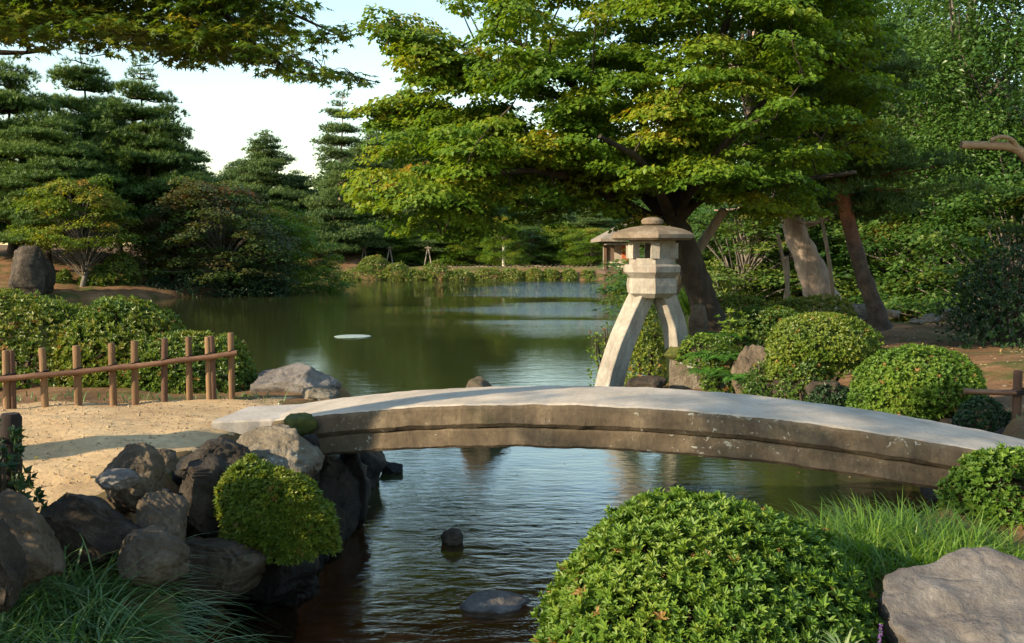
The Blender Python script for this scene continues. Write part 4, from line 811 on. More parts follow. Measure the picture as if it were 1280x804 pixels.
# ------------------------------------------------------------------ the big maple over the lantern
MY = 17.2
def q3(*l): return [px(u, v, Y) for u, v, Y in l]
mroot_p = px(893, 430, 17.2); mroot = thing("maple_tree", "huge spreading green maple with dark leaning trunk behind the lantern", "maple tree", mroot_p)
limbs = {
 'trunk': (q3((915, 445, 17.2), (897, 415, 17.2), (880, 380, 17.2), (866, 340, 17.2), (852, 300, 17.2), (838, 272, 17.2)), .28, .20),
 'a': (q3((838, 278, 17.2), (800, 268, 17.0), (768, 247, 16.6), (725, 226, 16.2), (660, 214, 15.6), (590, 222, 15.2)), .15, .04),
 'b': (q3((836, 276, 17.2), (800, 235, 17.2), (775, 190, 17.3), (735, 130, 17.2), (690, 82, 17.0), (640, 50, 16.8)), .135, .035),
 'c': (q3((838, 276, 17.2), (818, 200, 17.6), (800, 130, 18), (790, 40, 18.2), (770, -80, 18.4)), .135, .035),
 'd': (q3((838, 274, 17.2), (852, 200, 17.0), (882, 120, 16.6), (910, 20, 16.4), (935, -90, 16.2)), .13, .035),
 'e': (q3((842, 278, 17.2), (880, 246, 16.8), (940, 236, 16.2), (1000, 226, 15.8), (1070, 215, 15.4)), .11, .03),
 'f': (q3((838, 270, 17.2), (900, 190, 17.8), (965, 120, 18.4), (1040, 60, 18.8)), .11, .03),
 'g': (q3((735, 130, 17.2), (650, 108, 16.6), (560, 92, 16.2), (495, 62, 16.0)), .085, .02),
 'h': (q3((725, 226, 16.2), (640, 180, 16.6), (560, 150, 17), (480, 138, 17.2)), .085, .02),
 'i': (q3((838, 272, 17.2), (790, 220, 19), (720, 190, 20.2), (640, 160, 20.8)), .12, .03),
 'j': (q3((838, 272, 17.2), (870, 220, 19), (940, 180, 20.2), (1020, 150, 20.8)), .12, .03),
 'k': (q3((838, 272, 17.2), (820, 230, 15.8), (790, 190, 14.8), (750, 170, 14.2)), .11, .03),
 'l': (q3((842, 268, 17.2), (880, 215, 15.8), (915, 170, 14.8), (950, 150, 14.3)), .11, .03)}
mb = MB(); bm = MB(); LP = []; LR = []
for kk, (pts, r0, r1) in limbs.items():
    P = spline(pts, 30); P += .03 * np.stack([vnoise(P, 1.5, 2, 1), vnoise(P, 1.5, 2, 2), vnoise(P, 1.5, 2, 3)], -1); t = np.linspace(0, 1, 30); rr = r0 + (r1 - r0) * t ** .8
    if kk == 'trunk': rr = rr * (1 + .55 * np.exp(-t * 9)); add_tube(mb, P, rr, 16, .05)
    else: add_tube(bm, P, rr, 9, .05); LP.append(P[4:])
mb.build("trunk", M['bark'], mroot, mroot_p, True)
LP = np.concatenate(LP)
poly = np.array([(452, 62), (505, 35), (565, 2), (600, -60), (690, -140), (900, -170), (1060, -120), (1105, 0), (1110, 110), (1095, 200), (1020, 275), (930, 290), (895, 262), (800, 236), (745, 246), (705, 288), (640, 300), (580, 318), (520, 300), (462, 275), (440, 235), (446, 182), (485, 150), (470, 128), (520, 118), (480, 84)], float)
holes = [(1046, 215, 12, 50), (525, 104, 58, 17), (545, 139, 36, 10), (765, 215, 16, 16), (690, 232, 32, 10), (785, 240, 26, 10), (620, 118, 20, 8)]
pads = []; tries = 0
while len(pads) < 600 and tries < 20000:
    tries += 1; u, v = rng.uniform(435, 1115), rng.uniform(-165, 318)
    s = sdf(poly, np.array([u]), np.array([v]))[0]
    if s < 9 or any(((u - a) / (b_ + 12)) ** 2 + ((v - b) / (c_ + 8)) ** 2 < 1 for a, b, b_, c_ in holes): continue
    dep = 3.3 * math.sqrt(min(1, s / 130)); Y = 17.4 + rng.uniform(-1, 1) * dep - .0042 * max(0, 700 - u); p = px(u, v, Y)
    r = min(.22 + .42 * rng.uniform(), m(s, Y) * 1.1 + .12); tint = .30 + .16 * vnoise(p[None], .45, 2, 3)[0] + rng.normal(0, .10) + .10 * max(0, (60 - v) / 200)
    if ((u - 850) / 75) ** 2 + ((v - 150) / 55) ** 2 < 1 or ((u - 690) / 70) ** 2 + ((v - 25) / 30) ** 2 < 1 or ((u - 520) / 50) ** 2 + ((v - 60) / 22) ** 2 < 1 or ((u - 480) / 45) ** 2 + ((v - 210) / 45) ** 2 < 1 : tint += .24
    pads.append([*p, r, r, r * .30, np.clip(tint, 0, 1)])
for kk in 'gha':
    P = spline(limbs[kk][0], 34)
    for p in P[8:]:
        for q in range(2): r = rng.uniform(.22, .48); pads.append([*(p + rng.normal(0, .22, 3) + [0, 0, .08]), r, r, r * .34, np.clip(rng.normal(.42, .12), 0, 1)])
pads = np.array(pads)
def grow(bm, LP, pads, r0, r1, wob):
    "join every leaf spray to the nearest wood, nearest sprays first, so later twigs fork off earlier ones"
    order = np.argsort([np.linalg.norm(LP - p[:3], axis=1).min() for p in pads])
    for i_ in order:
        p = pads[i_]; d = np.linalg.norm(LP - p[:3] + np.array([0, 0, .2]), axis=1); s = LP[d.argmin()]
        tw = spline([s, (s + p[:3]) / 2 + rng.normal(0, wob, 3), p[:3] - [0, 0, p[5] * .3]], 6); add_tube(bm, tw, np.linspace(r0, r1, 6) * min(1, .4 + d.min()), 5, .1, False); LP = np.concatenate([LP, tw[2:]])
grow(bm, LP, pads, .020, .006, .06)
bm.build("branch", M['bark'], mroot, mroot_p, True)
for k in range(40):                                                # sprays hanging in front of the limbs
    p = px(rng.uniform(750, 930), rng.uniform(90, 232), rng.uniform(14.6, 15.8)); r = rng.uniform(.25, .5); pads = np.concatenate([pads, [[*p, r, r, r * .3, np.clip(rng.normal(.42, .15), 0, 1)]]])
mb = MB(); pad_leaves(mb, pads, 1700, .082, .072, KITE, droop=.55); mb.build("crown", M['maple'], mroot, mroot_p)
# prop log and support poles
def log(name, label, a, b, r0, r1, mat, cat, group=None):
    a, b = np.asarray(a), np.asarray(b); mb = MB(); P = spline([a, (a + b) / 2 + rng.normal(0, .02, 3), b], 14); add_tube(mb, P, np.linspace(r0, r1, 14), 12, .03); return tag(mb.build(name, mat, origin=a, smooth_shade=True), label, cat, group)
SP = "support poles under the trees"
log("support_pole", "thick slanting log propping the maple behind the lantern", px(838, 370, 17.8), px(906, 262, 17.2), .10, .075, M['pole'], "support pole", SP)
log("support_pole", "thin pale pole standing right of the pale trunk", px(1042, 372, 21), px(1025, 262, 20.6), .045, .035, M['pole'], "support pole", SP)
log("support_pole", "thin greenish pole standing left of the pale trunk", px(986, 372, 20.5), px(972, 292, 20.3), .04, .03, M['pole'], "support pole", SP)
log("support_pole", "third pole beside the greenish pole, leaning the other way", px(981, 374, 20.7), px(984, 320, 20.6), .035, .03, M['pole'], "support pole", SP)
log("support_pole", "thin upright pole at the top above the maple crown", px(915, 60, 19.5), px(915, -80, 19.5), .05, .04, M['bark_grey'], "support pole", SP)
# tree with the thick pale trunk
tb = px(1032, 384, 21.8); root = thing("old_tree", "old tree with thick pale leaning trunk behind the flat hedge", "tree", tb)
mb = MB(); P = spline(q3((1036, 396, 21.8), (1026, 368, 21.8), (1014, 335, 21.8), (1000, 306, 21.8), (985, 265, 21.7), (960, 200, 21.5), (930, 110, 21.2)), 30); add_tube(mb, P, .40 * (1 - .7 * np.linspace(0, 1, 30)) + .0, 16, .06); mb.build("trunk", M['bark_pale'], root, tb, True)
pads = []
for k in range(110):
    u, v = rng.uniform(880, 1080), rng.uniform(-60, 265); Y = rng.uniform(20.5, 24); p = px(u, v, Y); r = rng.uniform(.35, .7); pads.append([*p, r, r, r * .35, np.clip(rng.normal(.3, .1), 0, 1)])
bm = MB()
for p in pads: s = P[np.linalg.norm(P[14:] - p[:3], axis=1).argmin() + 14]; add_tube(bm, spline([s, (s + p[:3]) / 2 - [0, 0, .1], p[:3]], 6), np.linspace(.05, .01, 6), 5, .1, False)
bm.build("branch", M['bark_pale'], root, tb, True); mb = MB(); pad_leaves(mb, pads, 380, .12, .09, KITE, droop=.5); mb.build("crown", M['broad'], root, tb)
# red barked pine
pb_ = px(1094, 400, 20); root = thing("pine_tree", "red barked pine with curved trunk right of the pale trunk", "pine tree", pb_)
P = spline(q3((1100, 412, 20), (1094, 385, 20), (1078, 340, 20), (1064, 290, 20.1), (1052, 240, 20.2), (1047, 190, 20.3), (1040, 120, 20.5), (1012, 42, 20.8), (1015, -60, 21), (1030, -140, 21)), 44)
t = np.linspace(0, 1, 44); mb = MB(); add_tube(mb, P, .18 * (1 - .7 * t) * (1 + .5 * np.exp(-t * 20)), 14, .06); mb.build("trunk", M['bark_pine'], root, pb_, True)
pads = []; bm = MB()
for k in range(70):
    i_ = int(rng.uniform(17, 43)); s = P[i_]; a = rng.uniform(0, 6.28); Lb = rng.uniform(.8, 2.2) * (1 - .4 * (i_ - 17) / 26); e = s + np.array([math.cos(a) * Lb, math.sin(a) * Lb, rng.uniform(-.2, .3)])
    add_tube(bm, spline([s, (s + e) / 2 + [0, 0, -.1], e], 7), np.linspace(.035, .01, 7), 5, .1, False)
    for q in (1., .65, .35): r = rng.uniform(.35, .65); pads.append([*(s + (e - s) * q + rng.normal(0, .15, 3)), r, r, r * .4, np.clip(rng.normal(.45, .13), 0, 1)])
bm.build("branch", M['bark_red'], root, pb_, True); mb = MB(); tufts(mb, pads, 230, .19, .02, 11); mb.build("crown", M['pine'], root, pb_)

# ------------------------------------------------------------------ near maple, its boughs hang in from the upper left
nb_ = np.array([-5.6, 4.7, H1(-5.6, 4.7)]); root = thing("maple_tree", "near maple whose leafy boughs hang across the upper left sky", "maple tree", nb_)
NL = {'a': (q3((-300, 60, 5.03), (-120, 10, 5.03), (0, 22, 5.03), (95, 22, 5.03), (180, 38, 4.96), (260, 56, 4.90), (330, 66, 4.83)), .06, .004),
      'b': (q3((-300, 60, 5.03), (-100, -60, 4.76), (60, -60, 4.49), (200, -30, 4.42), (310, -5, 4.42), (420, 42, 4.42)), .05, .004),
      'c': (q3((260, -12, 4.42), (300, 40, 4.69), (340, 72, 4.76), (372, 92, 4.76), (425, 92, 4.76), (475, 104, 4.76)), 0.016, .002),
            'e': ([px(-300, 60, 5.03), np.array([-5.9, 3.6, 4.3]), np.array([-6.3, 2.4, 4.6]), np.array([-6.4, 1.2, 4.6])], .07, .02),  # limb added out of view to carry the sprays that shade the bridge
            'd': (q3((-200, 40, 5.03), (-80, 60, 5.44), (20, 66, 5.58), (80, 60, 5.64)), .04, .004)}
mb = MB(); add_tube(mb, spline([nb_ - [0, 0, .3], nb_ + [.2, 0, 1.5], nb_ + [.6, 0, 2.2], px(-300, 60, 5.03)], 20), np.linspace(.26, .12, 20), 12, .05); mb.build("trunk", M['bark'], root, nb_, True)
bm = MB(); LP = []
for kk, (pts, r0, r1) in NL.items(): P = spline(pts, 40); t = np.linspace(0, 1, 40); add_tube(bm, P, r0 + (r1 - r0) * t ** .7, 8, .04); LP.append(P[10:] if kk in 'ab' else P[6:])
LP = np.concatenate(LP)
poly = np.array([(-260, -150), (300, -150), (322, 2), (380, 30), (432, 46), (400, 56), (350, 44), (372, 66), (410, 84), (450, 88), (478, 104), (440, 112), (400, 104), (368, 112), (340, 90), (318, 86), (300, 78), (232, 84), (180, 68), (128, 72), (80, 58), (30, 70), (0, 62), (-260, 100)], float)
pads = []; tries = 0
while len(pads) < 760 and tries < 20000:
    tries += 1; u, v = rng.uniform(-130, 478), rng.uniform(-145, 110); s = sdf(poly, np.array([u]), np.array([v]))[0]
    if s < 3: continue
    Y = rng.uniform(4.35, 5.2) if u > 250 else rng.uniform(4.35, 5.6); p = px(u, v, Y); r = min(.075 + .10 * rng.uniform(), m(s, Y) + .035); pads.append([*p, r, r, r * .2, np.clip(rng.normal(.38, .13), 0, 1)])
pads = np.array(pads)
for kk in 'ab':
    for p in spline(NL[kk][0], 60)[14:]:
        r = rng.uniform(.07, .14); pads = np.concatenate([pads, [[*(p + rng.normal(0, .05, 3) + [0, 0, .02]), r, r, r * .2, np.clip(rng.normal(.38, .13), 0, 1)]]])
for k in range(46):                                                # unseen crown part added to shade the right half of the bridge
    r = rng.uniform(.22, .42); pads = np.concatenate([pads, [[-6.2 + rng.normal(0, 1.0), 1.75 + rng.normal(0, .42), 4.5 + rng.normal(0, .32), r, r, r * .25, rng.uniform(.2, .5)]]])
grow(bm, LP, pads, .005, .0012, .02)
bm.build("branch", M['bark'], root, nb_, True)
mb = MB(); pad_leaves(mb, pads, 2900, .046, .046, STAR, droop=.45, jitter=.3); mb.build("crown", M['maple_near'], root, nb_)

# ------------------------------------------------------------------ tree stock, then every tree placed
PA = pine("pine_tree", "tall dark pine with layered crown behind the yellow green maple", 12, 3.6, 101, fatpad=1.0)
PB = pine("pine_tree", "slender tiered pine right of the tallest dark pine", 12, 3.1, 102, lean=.05, tiers=16)
PC = pine("pine_tree", "broad pine at the left edge behind the upright stone", 12, 4.4, 103, wob=.05, tiers=14, fatpad=1.05)
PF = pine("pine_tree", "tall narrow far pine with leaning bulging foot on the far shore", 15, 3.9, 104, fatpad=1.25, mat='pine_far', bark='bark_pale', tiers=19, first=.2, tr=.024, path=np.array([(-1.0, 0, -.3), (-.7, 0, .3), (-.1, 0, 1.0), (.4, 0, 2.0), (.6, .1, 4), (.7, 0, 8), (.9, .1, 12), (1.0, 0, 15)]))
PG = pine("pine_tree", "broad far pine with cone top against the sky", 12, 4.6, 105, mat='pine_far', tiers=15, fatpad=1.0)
BA = broad("broadleaf_tree", "x", 12, 4.6, 5.4, 111, n=150, per=230, L=.26, W=.17, zc=.54); BB = broad("broadleaf_tree", "x", 12, 5.2, 5.2, 112, n=150, per=200, L=.26, W=.17, zc=.52)
BC = broad("broadleaf_tree", "x", 12, 4.4, 5.2, 113, n=125, per=600, L=.14, W=.08, zc=.56, pk=.78); BD = broad("broadleaf_tree", "x", 12, 4.9, 5.0, 114, n=125, per=560, L=.14, W=.08, zc=.54, pk=.78)
MS = maple("maple_tree", "small yellow green maple with pale thin trunk beside the upright stone", 5, 2.7, 121, 'maple_small', tint=.40, n=120, per=520, flat=.4, pmin=.13, pmax=.27)
MR = maple("maple_tree", "reddish tinged maple spreading over the left far shore", 5, 3.0, 122, 'maple_red', n=170, per=480, tint=.46, lo=.10, flat=.45, pmin=.12, pmax=.26)
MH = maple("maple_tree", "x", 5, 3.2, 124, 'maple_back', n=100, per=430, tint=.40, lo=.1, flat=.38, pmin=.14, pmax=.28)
MG = maple("maple_tree", "x", 5, 3.2, 123, 'maple', n=150, per=560, tint=.34, lo=.08, flat=.5, pmin=.13, pmax=.27)
used = set()
def place(proto, u, vtop, Y, label, group=None, rz=None, wide=1.0, vbase=None):
    "stand a tree so that its top shows at pixel (u, vtop) from distance Y"
    x = (u - CX) / F * Y; zb = H1(x, Y) - .1; zt = px(u, vtop, Y)[2]; hn = {id(PA): 12, id(PB): 12, id(PC): 12, id(PF): 15, id(PG): 12, id(BA): 12, id(BB): 11.8, id(BC): 12, id(BD): 12, id(MS): 5.1, id(MR): 5.1, id(MG): 5.1, id(MH): 5.1}[id(proto)]
    s = (zt - zb) / hn; rz = rng.uniform(0, 6.28) if rz is None else rz
    if id(proto) not in used:
        used.add(id(proto)); r = proto; r.location = (x, Y, zb); r.rotation_euler = (0, 0, rz); r.scale = (s * wide, s * wide, s); r["label"] = label
        if group: r["group"] = group
        return r
    return copy_tree(proto, (x, Y, zb), rz, (s * wide, s * wide, s), label, group)
GP = "pines on the left far shore"
place(PA, 112, 64, 56, "tall dark pine with dense rounded top above the yellow green maple", GP)
place(PB, 190, 76, 53, "slender tiered pine with open trunk right of the tallest dark pine", GP, rz=2.0)
place(PC, 18, 78, 52, "broad pine at the left frame edge behind the upright stone", GP)
place(PC, 62, 150, 48.5, "lower sunlit pine in front of the tall dark pine", GP, wide=1.2)
place(PB, 248, 190, 60, "short pine peeking out above the reddish maple", GP, wide=1.3)
place(PA, -60, 110, 50, "pine cut off by the left frame edge", GP, wide=1.2)
place(PA, 150, 150, 60, "shadowed pine between the two tallest left pines", GP, wide=1.3)
place(PC, 215, 165, 56, "lower pine filling the space left of the short pine", GP, wide=1.1)
place(MS, 100, 222, 46.5, "small yellow green maple with pale thin trunk right of the upright stone", rz=.4, wide=1.0)
place(MR, 270, 226, 50, "reddish tinged maple spreading over the left far shore", wide=1.25)
place(MG, 345, 262, 56, "green maple at the tip of the left shore", wide=1.2)
place(MR, 215, 262, 51, "dull green maple between the small yellow maple and the reddish one", wide=1.1)
place(MR, 318, 282, 52, "dark low maple overhanging the water at the left shore tip", wide=1.2)
GF = "pines on the far shore"
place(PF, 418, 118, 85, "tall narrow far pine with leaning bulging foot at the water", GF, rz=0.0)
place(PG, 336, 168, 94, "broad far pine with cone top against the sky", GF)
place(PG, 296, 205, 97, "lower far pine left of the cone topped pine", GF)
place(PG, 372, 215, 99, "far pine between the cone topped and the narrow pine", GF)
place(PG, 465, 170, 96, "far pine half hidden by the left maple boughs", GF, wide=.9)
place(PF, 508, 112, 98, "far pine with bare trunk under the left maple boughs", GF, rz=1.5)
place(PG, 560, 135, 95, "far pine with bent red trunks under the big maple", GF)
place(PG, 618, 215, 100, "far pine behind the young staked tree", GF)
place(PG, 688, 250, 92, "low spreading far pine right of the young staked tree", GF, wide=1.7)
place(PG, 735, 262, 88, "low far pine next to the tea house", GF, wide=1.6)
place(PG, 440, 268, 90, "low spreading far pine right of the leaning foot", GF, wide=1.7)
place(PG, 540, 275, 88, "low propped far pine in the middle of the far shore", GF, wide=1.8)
GB = "broadleaf trees behind the far shore"
for u, v, Y, pr in [(330, 250, 120, BA), (380, 255, 118, BB), (450, 200, 122, BA), (500, 150, 118, BB), (555, 155, 124, BA), (605, 215, 120, BB), (660, 205, 122, BA), (715, 200, 118, BB), (770, 195, 116, BA), (830, 190, 112, BB), (880, 190, 108, BA), (275, 235, 112, BB), (420, 268, 110, BA), (640, 262, 108, BB), (580, 268, 109, BA), (700, 262, 107, BB), (520, 270, 111, BA), (470, 270, 108, BB), (355, 272, 105, BB), (-60, 230, 78, BA), (30, 235, 82, BB), (110, 240, 80, BA), (180, 238, 84, BB), (240, 250, 88, BA)]:
    place(pr, u, v, Y, "dark broadleaf tree in the wood behind the far shore pines", GB, wide=1.35)
place(MG, 630, 272, 84, "young green tree with white staked trunk on the far shore", wide=.8)
log("support_pole", "white stake carrying the young green tree", px(629, 338, 83.4), px(629.5, 306, 83.4), .13, .11, plain("white_stake", (.7, .66, .58)), "support pole", SP)
GL = "low green trees along the far shore path"
for u, v, Y, lab in [(385, 285, 86, "low green tree just left of the leaning pine foot on the far shore"), (452, 282, 88, "low green tree behind the first white prop frame"), (502, 288, 87, "low green tree between the second and the tall prop frame"), (570, 280, 88, "low green tree right of the tall prop frame"), (665, 284, 87, "low green tree right of the young staked tree"), (708, 280, 88, "low green tree second left of the tea house"), (742, 286, 84, "low green tree touching the tea house eave")]:
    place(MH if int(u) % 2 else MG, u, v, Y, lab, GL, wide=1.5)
GR = "broadleaf trees on the right back bank"
for u, v, Y, pr, wd, lab in [(1205, -130, 36, BC, 1.0, "tall sunlit broadleaf tree filling the upper right corner"), (1120, -40, 42, BD, 1.0, "broadleaf tree between the red pine and the upper right tree"), (1300, -60, 33, BD, 1.0, "broadleaf tree cut off by the right frame edge"),
        (1010, 60, 46, BC, 1.1, "broadleaf tree behind the old pale trunk"), (920, 130, 48, BD, 1.1, "broadleaf tree behind the propped maple limb"), (1160, 80, 50, BC, 1.2, "shaded broadleaf tree deep behind the bare branch"), (1250, 110, 46, BD, 1.2, "shaded broadleaf tree right of the bare branch"), (860, 170, 66, BC, 1.1, "broadleaf tree behind the tea house roof"), (1080, 120, 54, BD, 1.2, "shaded broadleaf tree behind the red pine trunk"), (960, 200, 60, BC, 1.3, "far broadleaf tree above the back hedge")]:
    place(pr, u, v, Y, lab, GR, wide=wd)
GM = "maples on the right back bank"
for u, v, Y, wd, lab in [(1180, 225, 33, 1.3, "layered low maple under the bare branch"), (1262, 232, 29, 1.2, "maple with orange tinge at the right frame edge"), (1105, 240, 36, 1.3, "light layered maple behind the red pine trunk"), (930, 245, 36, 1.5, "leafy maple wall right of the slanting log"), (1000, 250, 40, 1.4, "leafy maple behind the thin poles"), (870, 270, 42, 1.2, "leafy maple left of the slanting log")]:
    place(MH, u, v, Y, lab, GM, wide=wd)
# bare reaching branch at the right edge: a leaning tree outside the frame carries it
tb = px(1345, 395, 19); tb[2] = H1(tb[0], 19); root = thing("leaning_tree", "tree with a bare sawn off branch reaching in from the right edge", "tree", tb)
mb = MB(); add_tube(mb, spline([tb - [0, 0, .3], px(1340, 330, 19), px(1325, 250, 19), px(1345, 150, 19), px(1350, 0, 19)], 24), np.linspace(.22, .1, 24), 12, .06); mb.build("trunk", M['bark_grey'], root, tb, True)
mb = MB(); add_tube(mb, spline(q3((1328, 245, 19), (1295, 212, 19), (1270, 186, 19), (1235, 182, 19), (1201, 181, 19)), 18), np.linspace(.10, .075, 18), 12, .05); mb.build("branch", M['bark_tan'], root, tb, True)
mb = MB(); add_tube(mb, spline(q3((1272, 190, 19), (1266, 176, 18.9), (1252, 171, 18.9), (1238, 175, 18.9)), 14), np.linspace(.05, .035, 14), 10, .05); mb.build("branch", M['bark_tan'], root, tb, True)
pads = [[*px(rng.uniform(1290, 1420), rng.uniform(-120, 140), rng.uniform(17.5, 20.5)), .6, .6, .25, rng.uniform(.2, .6)] for k in range(40)]; mb = MB(); pad_leaves(mb, pads, 250, .13, .09, KITE); mb.build("crown", M['broad'], root, tb)
# dark shrub on the right
c = px(1262, 415, 18.5); bush("dark airy shrub on the right bank before the back water", c, (1.15, 1.0, 1.75), M['dark_leaf'], 900, .10, .045, k=4, seed=21, name="leafy_shrub", low=-.3, lump=.35, layers=(1, .8, .55), stems=9)

# ------------------------------------------------------------------ shrubs on the far banks
GS = "clipped shrubs on the left far shore"
for k, (u, v0, v1, wd, lab) in enumerate([(125, 332, 352, 32, "low clipped shrub right of the thin pale trunk"), (152, 316, 344, 42, "taller clipped shrub behind the low one"), (161, 346, 372, 28, "dark clipped shrub at the water below the taller one"), (108, 345, 366, 24, "small mossy shrub at the foot of the thin pale trunk"), (80, 340, 360, 22, "mossy shrub between the upright stone and the thin trunk"), (300, 335, 366, 60, "dark shrub mass overhanging the water at the left shore"), (335, 338, 366, 50, "dark shrub at the tip of the left shore"), (245, 340, 368, 60, "dark shrub in the shade under the reddish maple"), (198, 348, 372, 40, "dark shrub in the shade right of the clipped shrubs")]):
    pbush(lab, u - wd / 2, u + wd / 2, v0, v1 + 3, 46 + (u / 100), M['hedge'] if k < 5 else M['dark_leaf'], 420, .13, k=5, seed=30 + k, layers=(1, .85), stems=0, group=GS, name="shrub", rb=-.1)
GT = "clipped shrubs along the far shore"
fs = [(372, 320, 342, 34, "round bright shrub left of the leaning pine foot"), (405, 335, 352, 60, "low dark shrub below the leaning pine foot"), (468, 321, 336, 40, "flat clipped shrub right of the white props"), (450, 336, 352, 60, "long low shrub on the bank below the flat clipped one"), (495, 330, 352, 36, "dark shrub between the flat clipped one and the props"), (545, 328, 352, 40, "dark round shrub under the propped pine"), (575, 338, 352, 44, "low shrub left of the white stake"), (610, 337, 352, 40, "low shrub under the white stake"), (640, 336, 352, 36, "round shrub right of the white stake"), (668, 336, 352, 30, "third small shrub from the tea house along the bank"), (688, 337, 352, 26, "second small shrub from the tea house along the bank"), (712, 338, 354, 26, "bright round shrub second left of the tea house stilts"), (735, 338, 356, 26, "brightest round shrub left of the tea house stilts"), (520, 338, 352, 40, "low shrub below the dark propped pine"), (365, 340, 353, 40, "dark low shrub at the inner corner of the far shore")]
for k, (u, v0, v1, wd, lab) in enumerate(fs):
    Y = 79 if v1 <= 342 else 77.3; pbush(lab, u - wd / 2, u + wd / 2, v0, v1, Y, M['hedge'], 420, .17, k=5, seed=45 + k, layers=(1, .85), stems=0, group=GT, name="shrub", rb=.12)
GBk = "shrubs along the right back shore"
for k, (u, v0, v1, wd, Y, lab) in enumerate([(775, 340, 362, 26, 52, "bright shrub right of the tea house stilts"), (890, 330, 372, 70, 34, "leafy shrub behind the reed clump"), (960, 335, 370, 60, 36, "shrub on the back shore left of the thin poles"), (1130, 330, 362, 80, 44, "dark shrub on the back shore behind the red pine"), (1210, 330, 362, 90, 44, "dark shrub on the back shore beyond the back water"), (1275, 325, 362, 80, 42, "dark shrub on the back shore at the right edge")]):
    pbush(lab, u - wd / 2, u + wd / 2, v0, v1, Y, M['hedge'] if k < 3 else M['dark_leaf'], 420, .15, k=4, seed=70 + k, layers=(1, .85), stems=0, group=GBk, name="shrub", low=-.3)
# far shore rail fence and pale prop frames
r0 = px(560, 336, 80.5); root = thing("rail_fence", "low pale rail fence along the far shore path", "fence", r0)
for k, u in enumerate(np.linspace(560, 745, 34)):
    b_ = px(u, 336, 81 - k * .02); mb = MB(); add_box(mb, b_ + [0, 0, .05], (.035, .035, .30)); mb.build("post", M['stem'], root, r0)
mb = MB(); add_tube(mb, [px(558, 333.5, 81), px(747, 333.5, 80.4)], .025, 6); mb.build("rail", M['pole'], root, r0)
PR = "prop frames under the far pines"
for u, lab in [(455, "white prop frame right of the leaning pine foot"), (487, "white prop frame in front of the flat clipped shrub"), (535, "tall white prop frame under the propped far pine")]:
    a = px(u - 5, 335, 84); b_ = px(u + 5, 335, 84); t_ = px(u, 308, 84.5); root = thing("prop_frame", lab, "support frame", a, PR)
    for e in (a, b_): mb = MB(); add_tube(mb, [e, t_], .055, 6); mb.build("pole", M['pole'], root, a)
    mb = MB(); add_tube(mb, [px(u - 4, 310, 84.4), px(u + 4, 310, 84.4)], .05, 6); mb.build("crossbar", M['pole'], root, a)
# bank of the far path: warm gravel strip
mb = MB(); xs = np.linspace(-12, 9, 60); ya, yb = np.full(60, 81.4), np.full(60, 83.6); za, zb = height(xs, ya) + .06, height(xs, yb) + .06
mb.add(np.concatenate([np.stack([xs, ya, za], -1), np.stack([xs, yb, zb], -1)]), np.array([(a, a + 1, a + 61, a + 60) for a in range(59)])); tag(mb.build("path", M['sand']), kind="structure")
xs = rng.uniform(-1.2, 4, 40); ys = rng.uniform(6.5, 13, 40); k_ = height(xs, ys) < -.1; xs, ys = xs[k_], ys[k_]; mb = MB(); add_leaves(mb, np.stack([xs, ys, 0 * xs + .006], -1), rng.normal(size=(len(xs), 3)) * [1, 1, 0], np.tile([0, 0, 1.], (len(xs), 1)), .035, .022, KITE, rng.uniform(0, 1, len(xs)))
tag(mb.build("floating_leaves", dry), "few dry leaves drifting on the stream by the bridge", "leaves", kind="stuff")
# pale floating disc on the pond
c = gz(441, 421, 0); mb = MB(); an = np.linspace(0, 2 * math.pi, 40)[:-1]
hexring(mb, [(.44, -.01), (.47, .01), (.44, .02), (.2, .03), (.03, .032)], c[0], c[1], 0, 20, 2, 1.0); tag(mb.build("floating_disc", plain("pale_disc", (.27, .33, .28)), origin=c), "pale round disc floating on the calm pond", "disc")

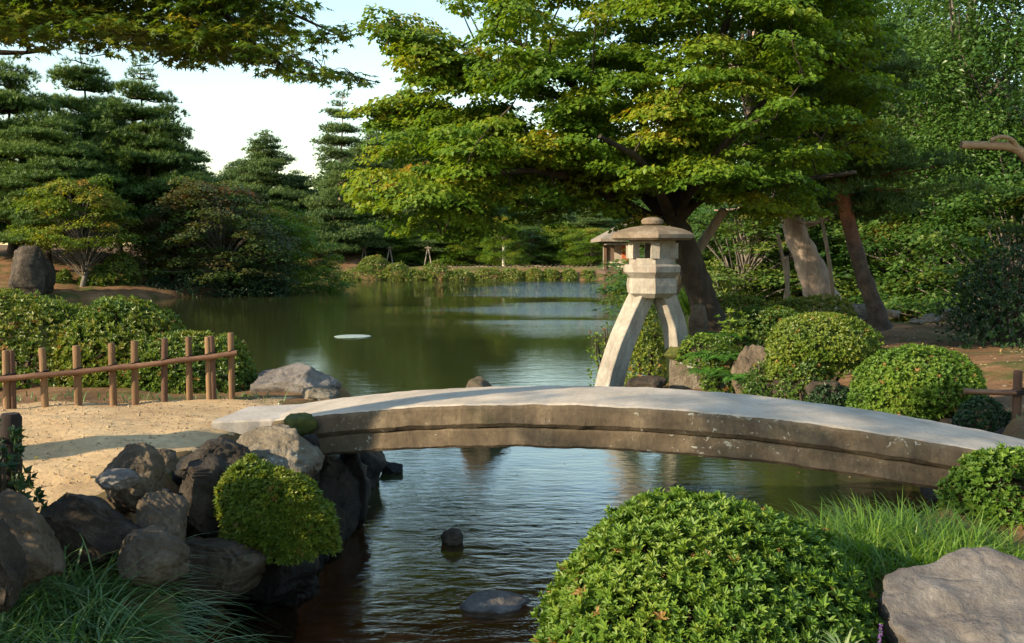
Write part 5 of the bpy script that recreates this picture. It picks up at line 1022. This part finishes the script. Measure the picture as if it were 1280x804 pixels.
# ------------------------------------------------------------------ tea house on stilts beyond the lantern
TY = 54.0; tcx = px(818, 330, TY)[0]; zf = px(0, 338, TY)[2]; ze = px(0, 299, TY)[2]; zr_ = px(0, 272, TY)[2]
th = thing("tea_house", "small wooden tea house on stilts over the water behind the lantern", "tea house", (tcx, TY, 0)); to = np.array([tcx, TY, 0.])
woodm = plain("tea_house_timber", (.11, .07, .045)); wallm = plain("tea_house_plaster", (.34, .29, .23)); redm = plain("tea_house_red_wall", (.42, .11, .04)); roofm = rough_mat("shingle_roof", [(.16, .125, .09), (.26, .21, .16), (.36, .30, .24)], 2, .8, 14, (1, 6, 1))
hw, hd = 3.0, 2.3
mb = MB(); e = np.array([(-hw - .2, -hd - .9, ze), (hw + .2, -hd - .9, ze), (hw + .2, hd + .9, ze), (-hw - .2, hd + .9, ze), (-1.2, 0, zr_), (1.2, 0, zr_)]) + [tcx, TY, 0]
mb.add(np.concatenate([e, e - [0, 0, .16]]), [(0, 1, 5, 4), (2, 3, 4, 5), (6, 10, 11, 7), (8, 11, 10, 9)][:4]); mb.add(np.concatenate([e, e - [0, 0, .16]]), [(1, 2, 5), (3, 0, 4), (7, 11, 8), (9, 10, 6)])
mb.add(np.concatenate([e[:4], e[:4] - [0, 0, .16]]), [(0, 4, 5, 1), (1, 5, 6, 2), (2, 6, 7, 3), (3, 7, 4, 0)]); mb.build("roof", roofm, th, to)
mb = MB(); add_box(mb, (tcx, TY - hd - .1, ze - .28), (hw - .1, .5, .05)); mb.build("lower_eave", roofm, th, to)
mb = MB(); add_box(mb, (tcx, TY, zf - .09), (hw - .1, hd + .2, .09)); mb.build("deck", woodm, th, to)
mb = MB(); add_box(mb, (tcx, TY + hd - .3, (zf + ze) / 2), (hw - .4, .06, (ze - zf) / 2 - .02)); mb.build("wall", wallm, th, to)
mb = MB(); add_box(mb, (tcx - 1.2, TY + .2, (zf + ze) / 2 + .1), (.55, .05, .40)); mb.build("red_panel", redm, th, to)
for sx_ in (-hw + .5, -.9, .9, hw - .5):
    for sy_ in (-hd + .1, hd - .5):
        mb = MB(); add_box(mb, (tcx + sx_, TY + sy_, (zf + ze) / 2), (.08, .08, (ze - zf) / 2)); mb.build("post", woodm, th, to)
        mb = MB(); add_box(mb, (tcx + sx_, TY + sy_, zf / 2 - .3), (.10, .10, zf / 2 + .12)); mb.build("stilt", woodm, th, to)
mb = MB(); add_box(mb, (tcx, TY - hd, zf + .45), (hw - .3, .03, .035)); add_box(mb, (tcx, TY - hd, zf + .25), (hw - .3, .02, .025)); mb.build("railing", plain("pale_rail", (.5, .4, .28)), th, to)
print("objects", len(bpy.data.objects), "polys", sum(len(o.data.polygons) for o in bpy.data.objects if o.type == 'MESH'))
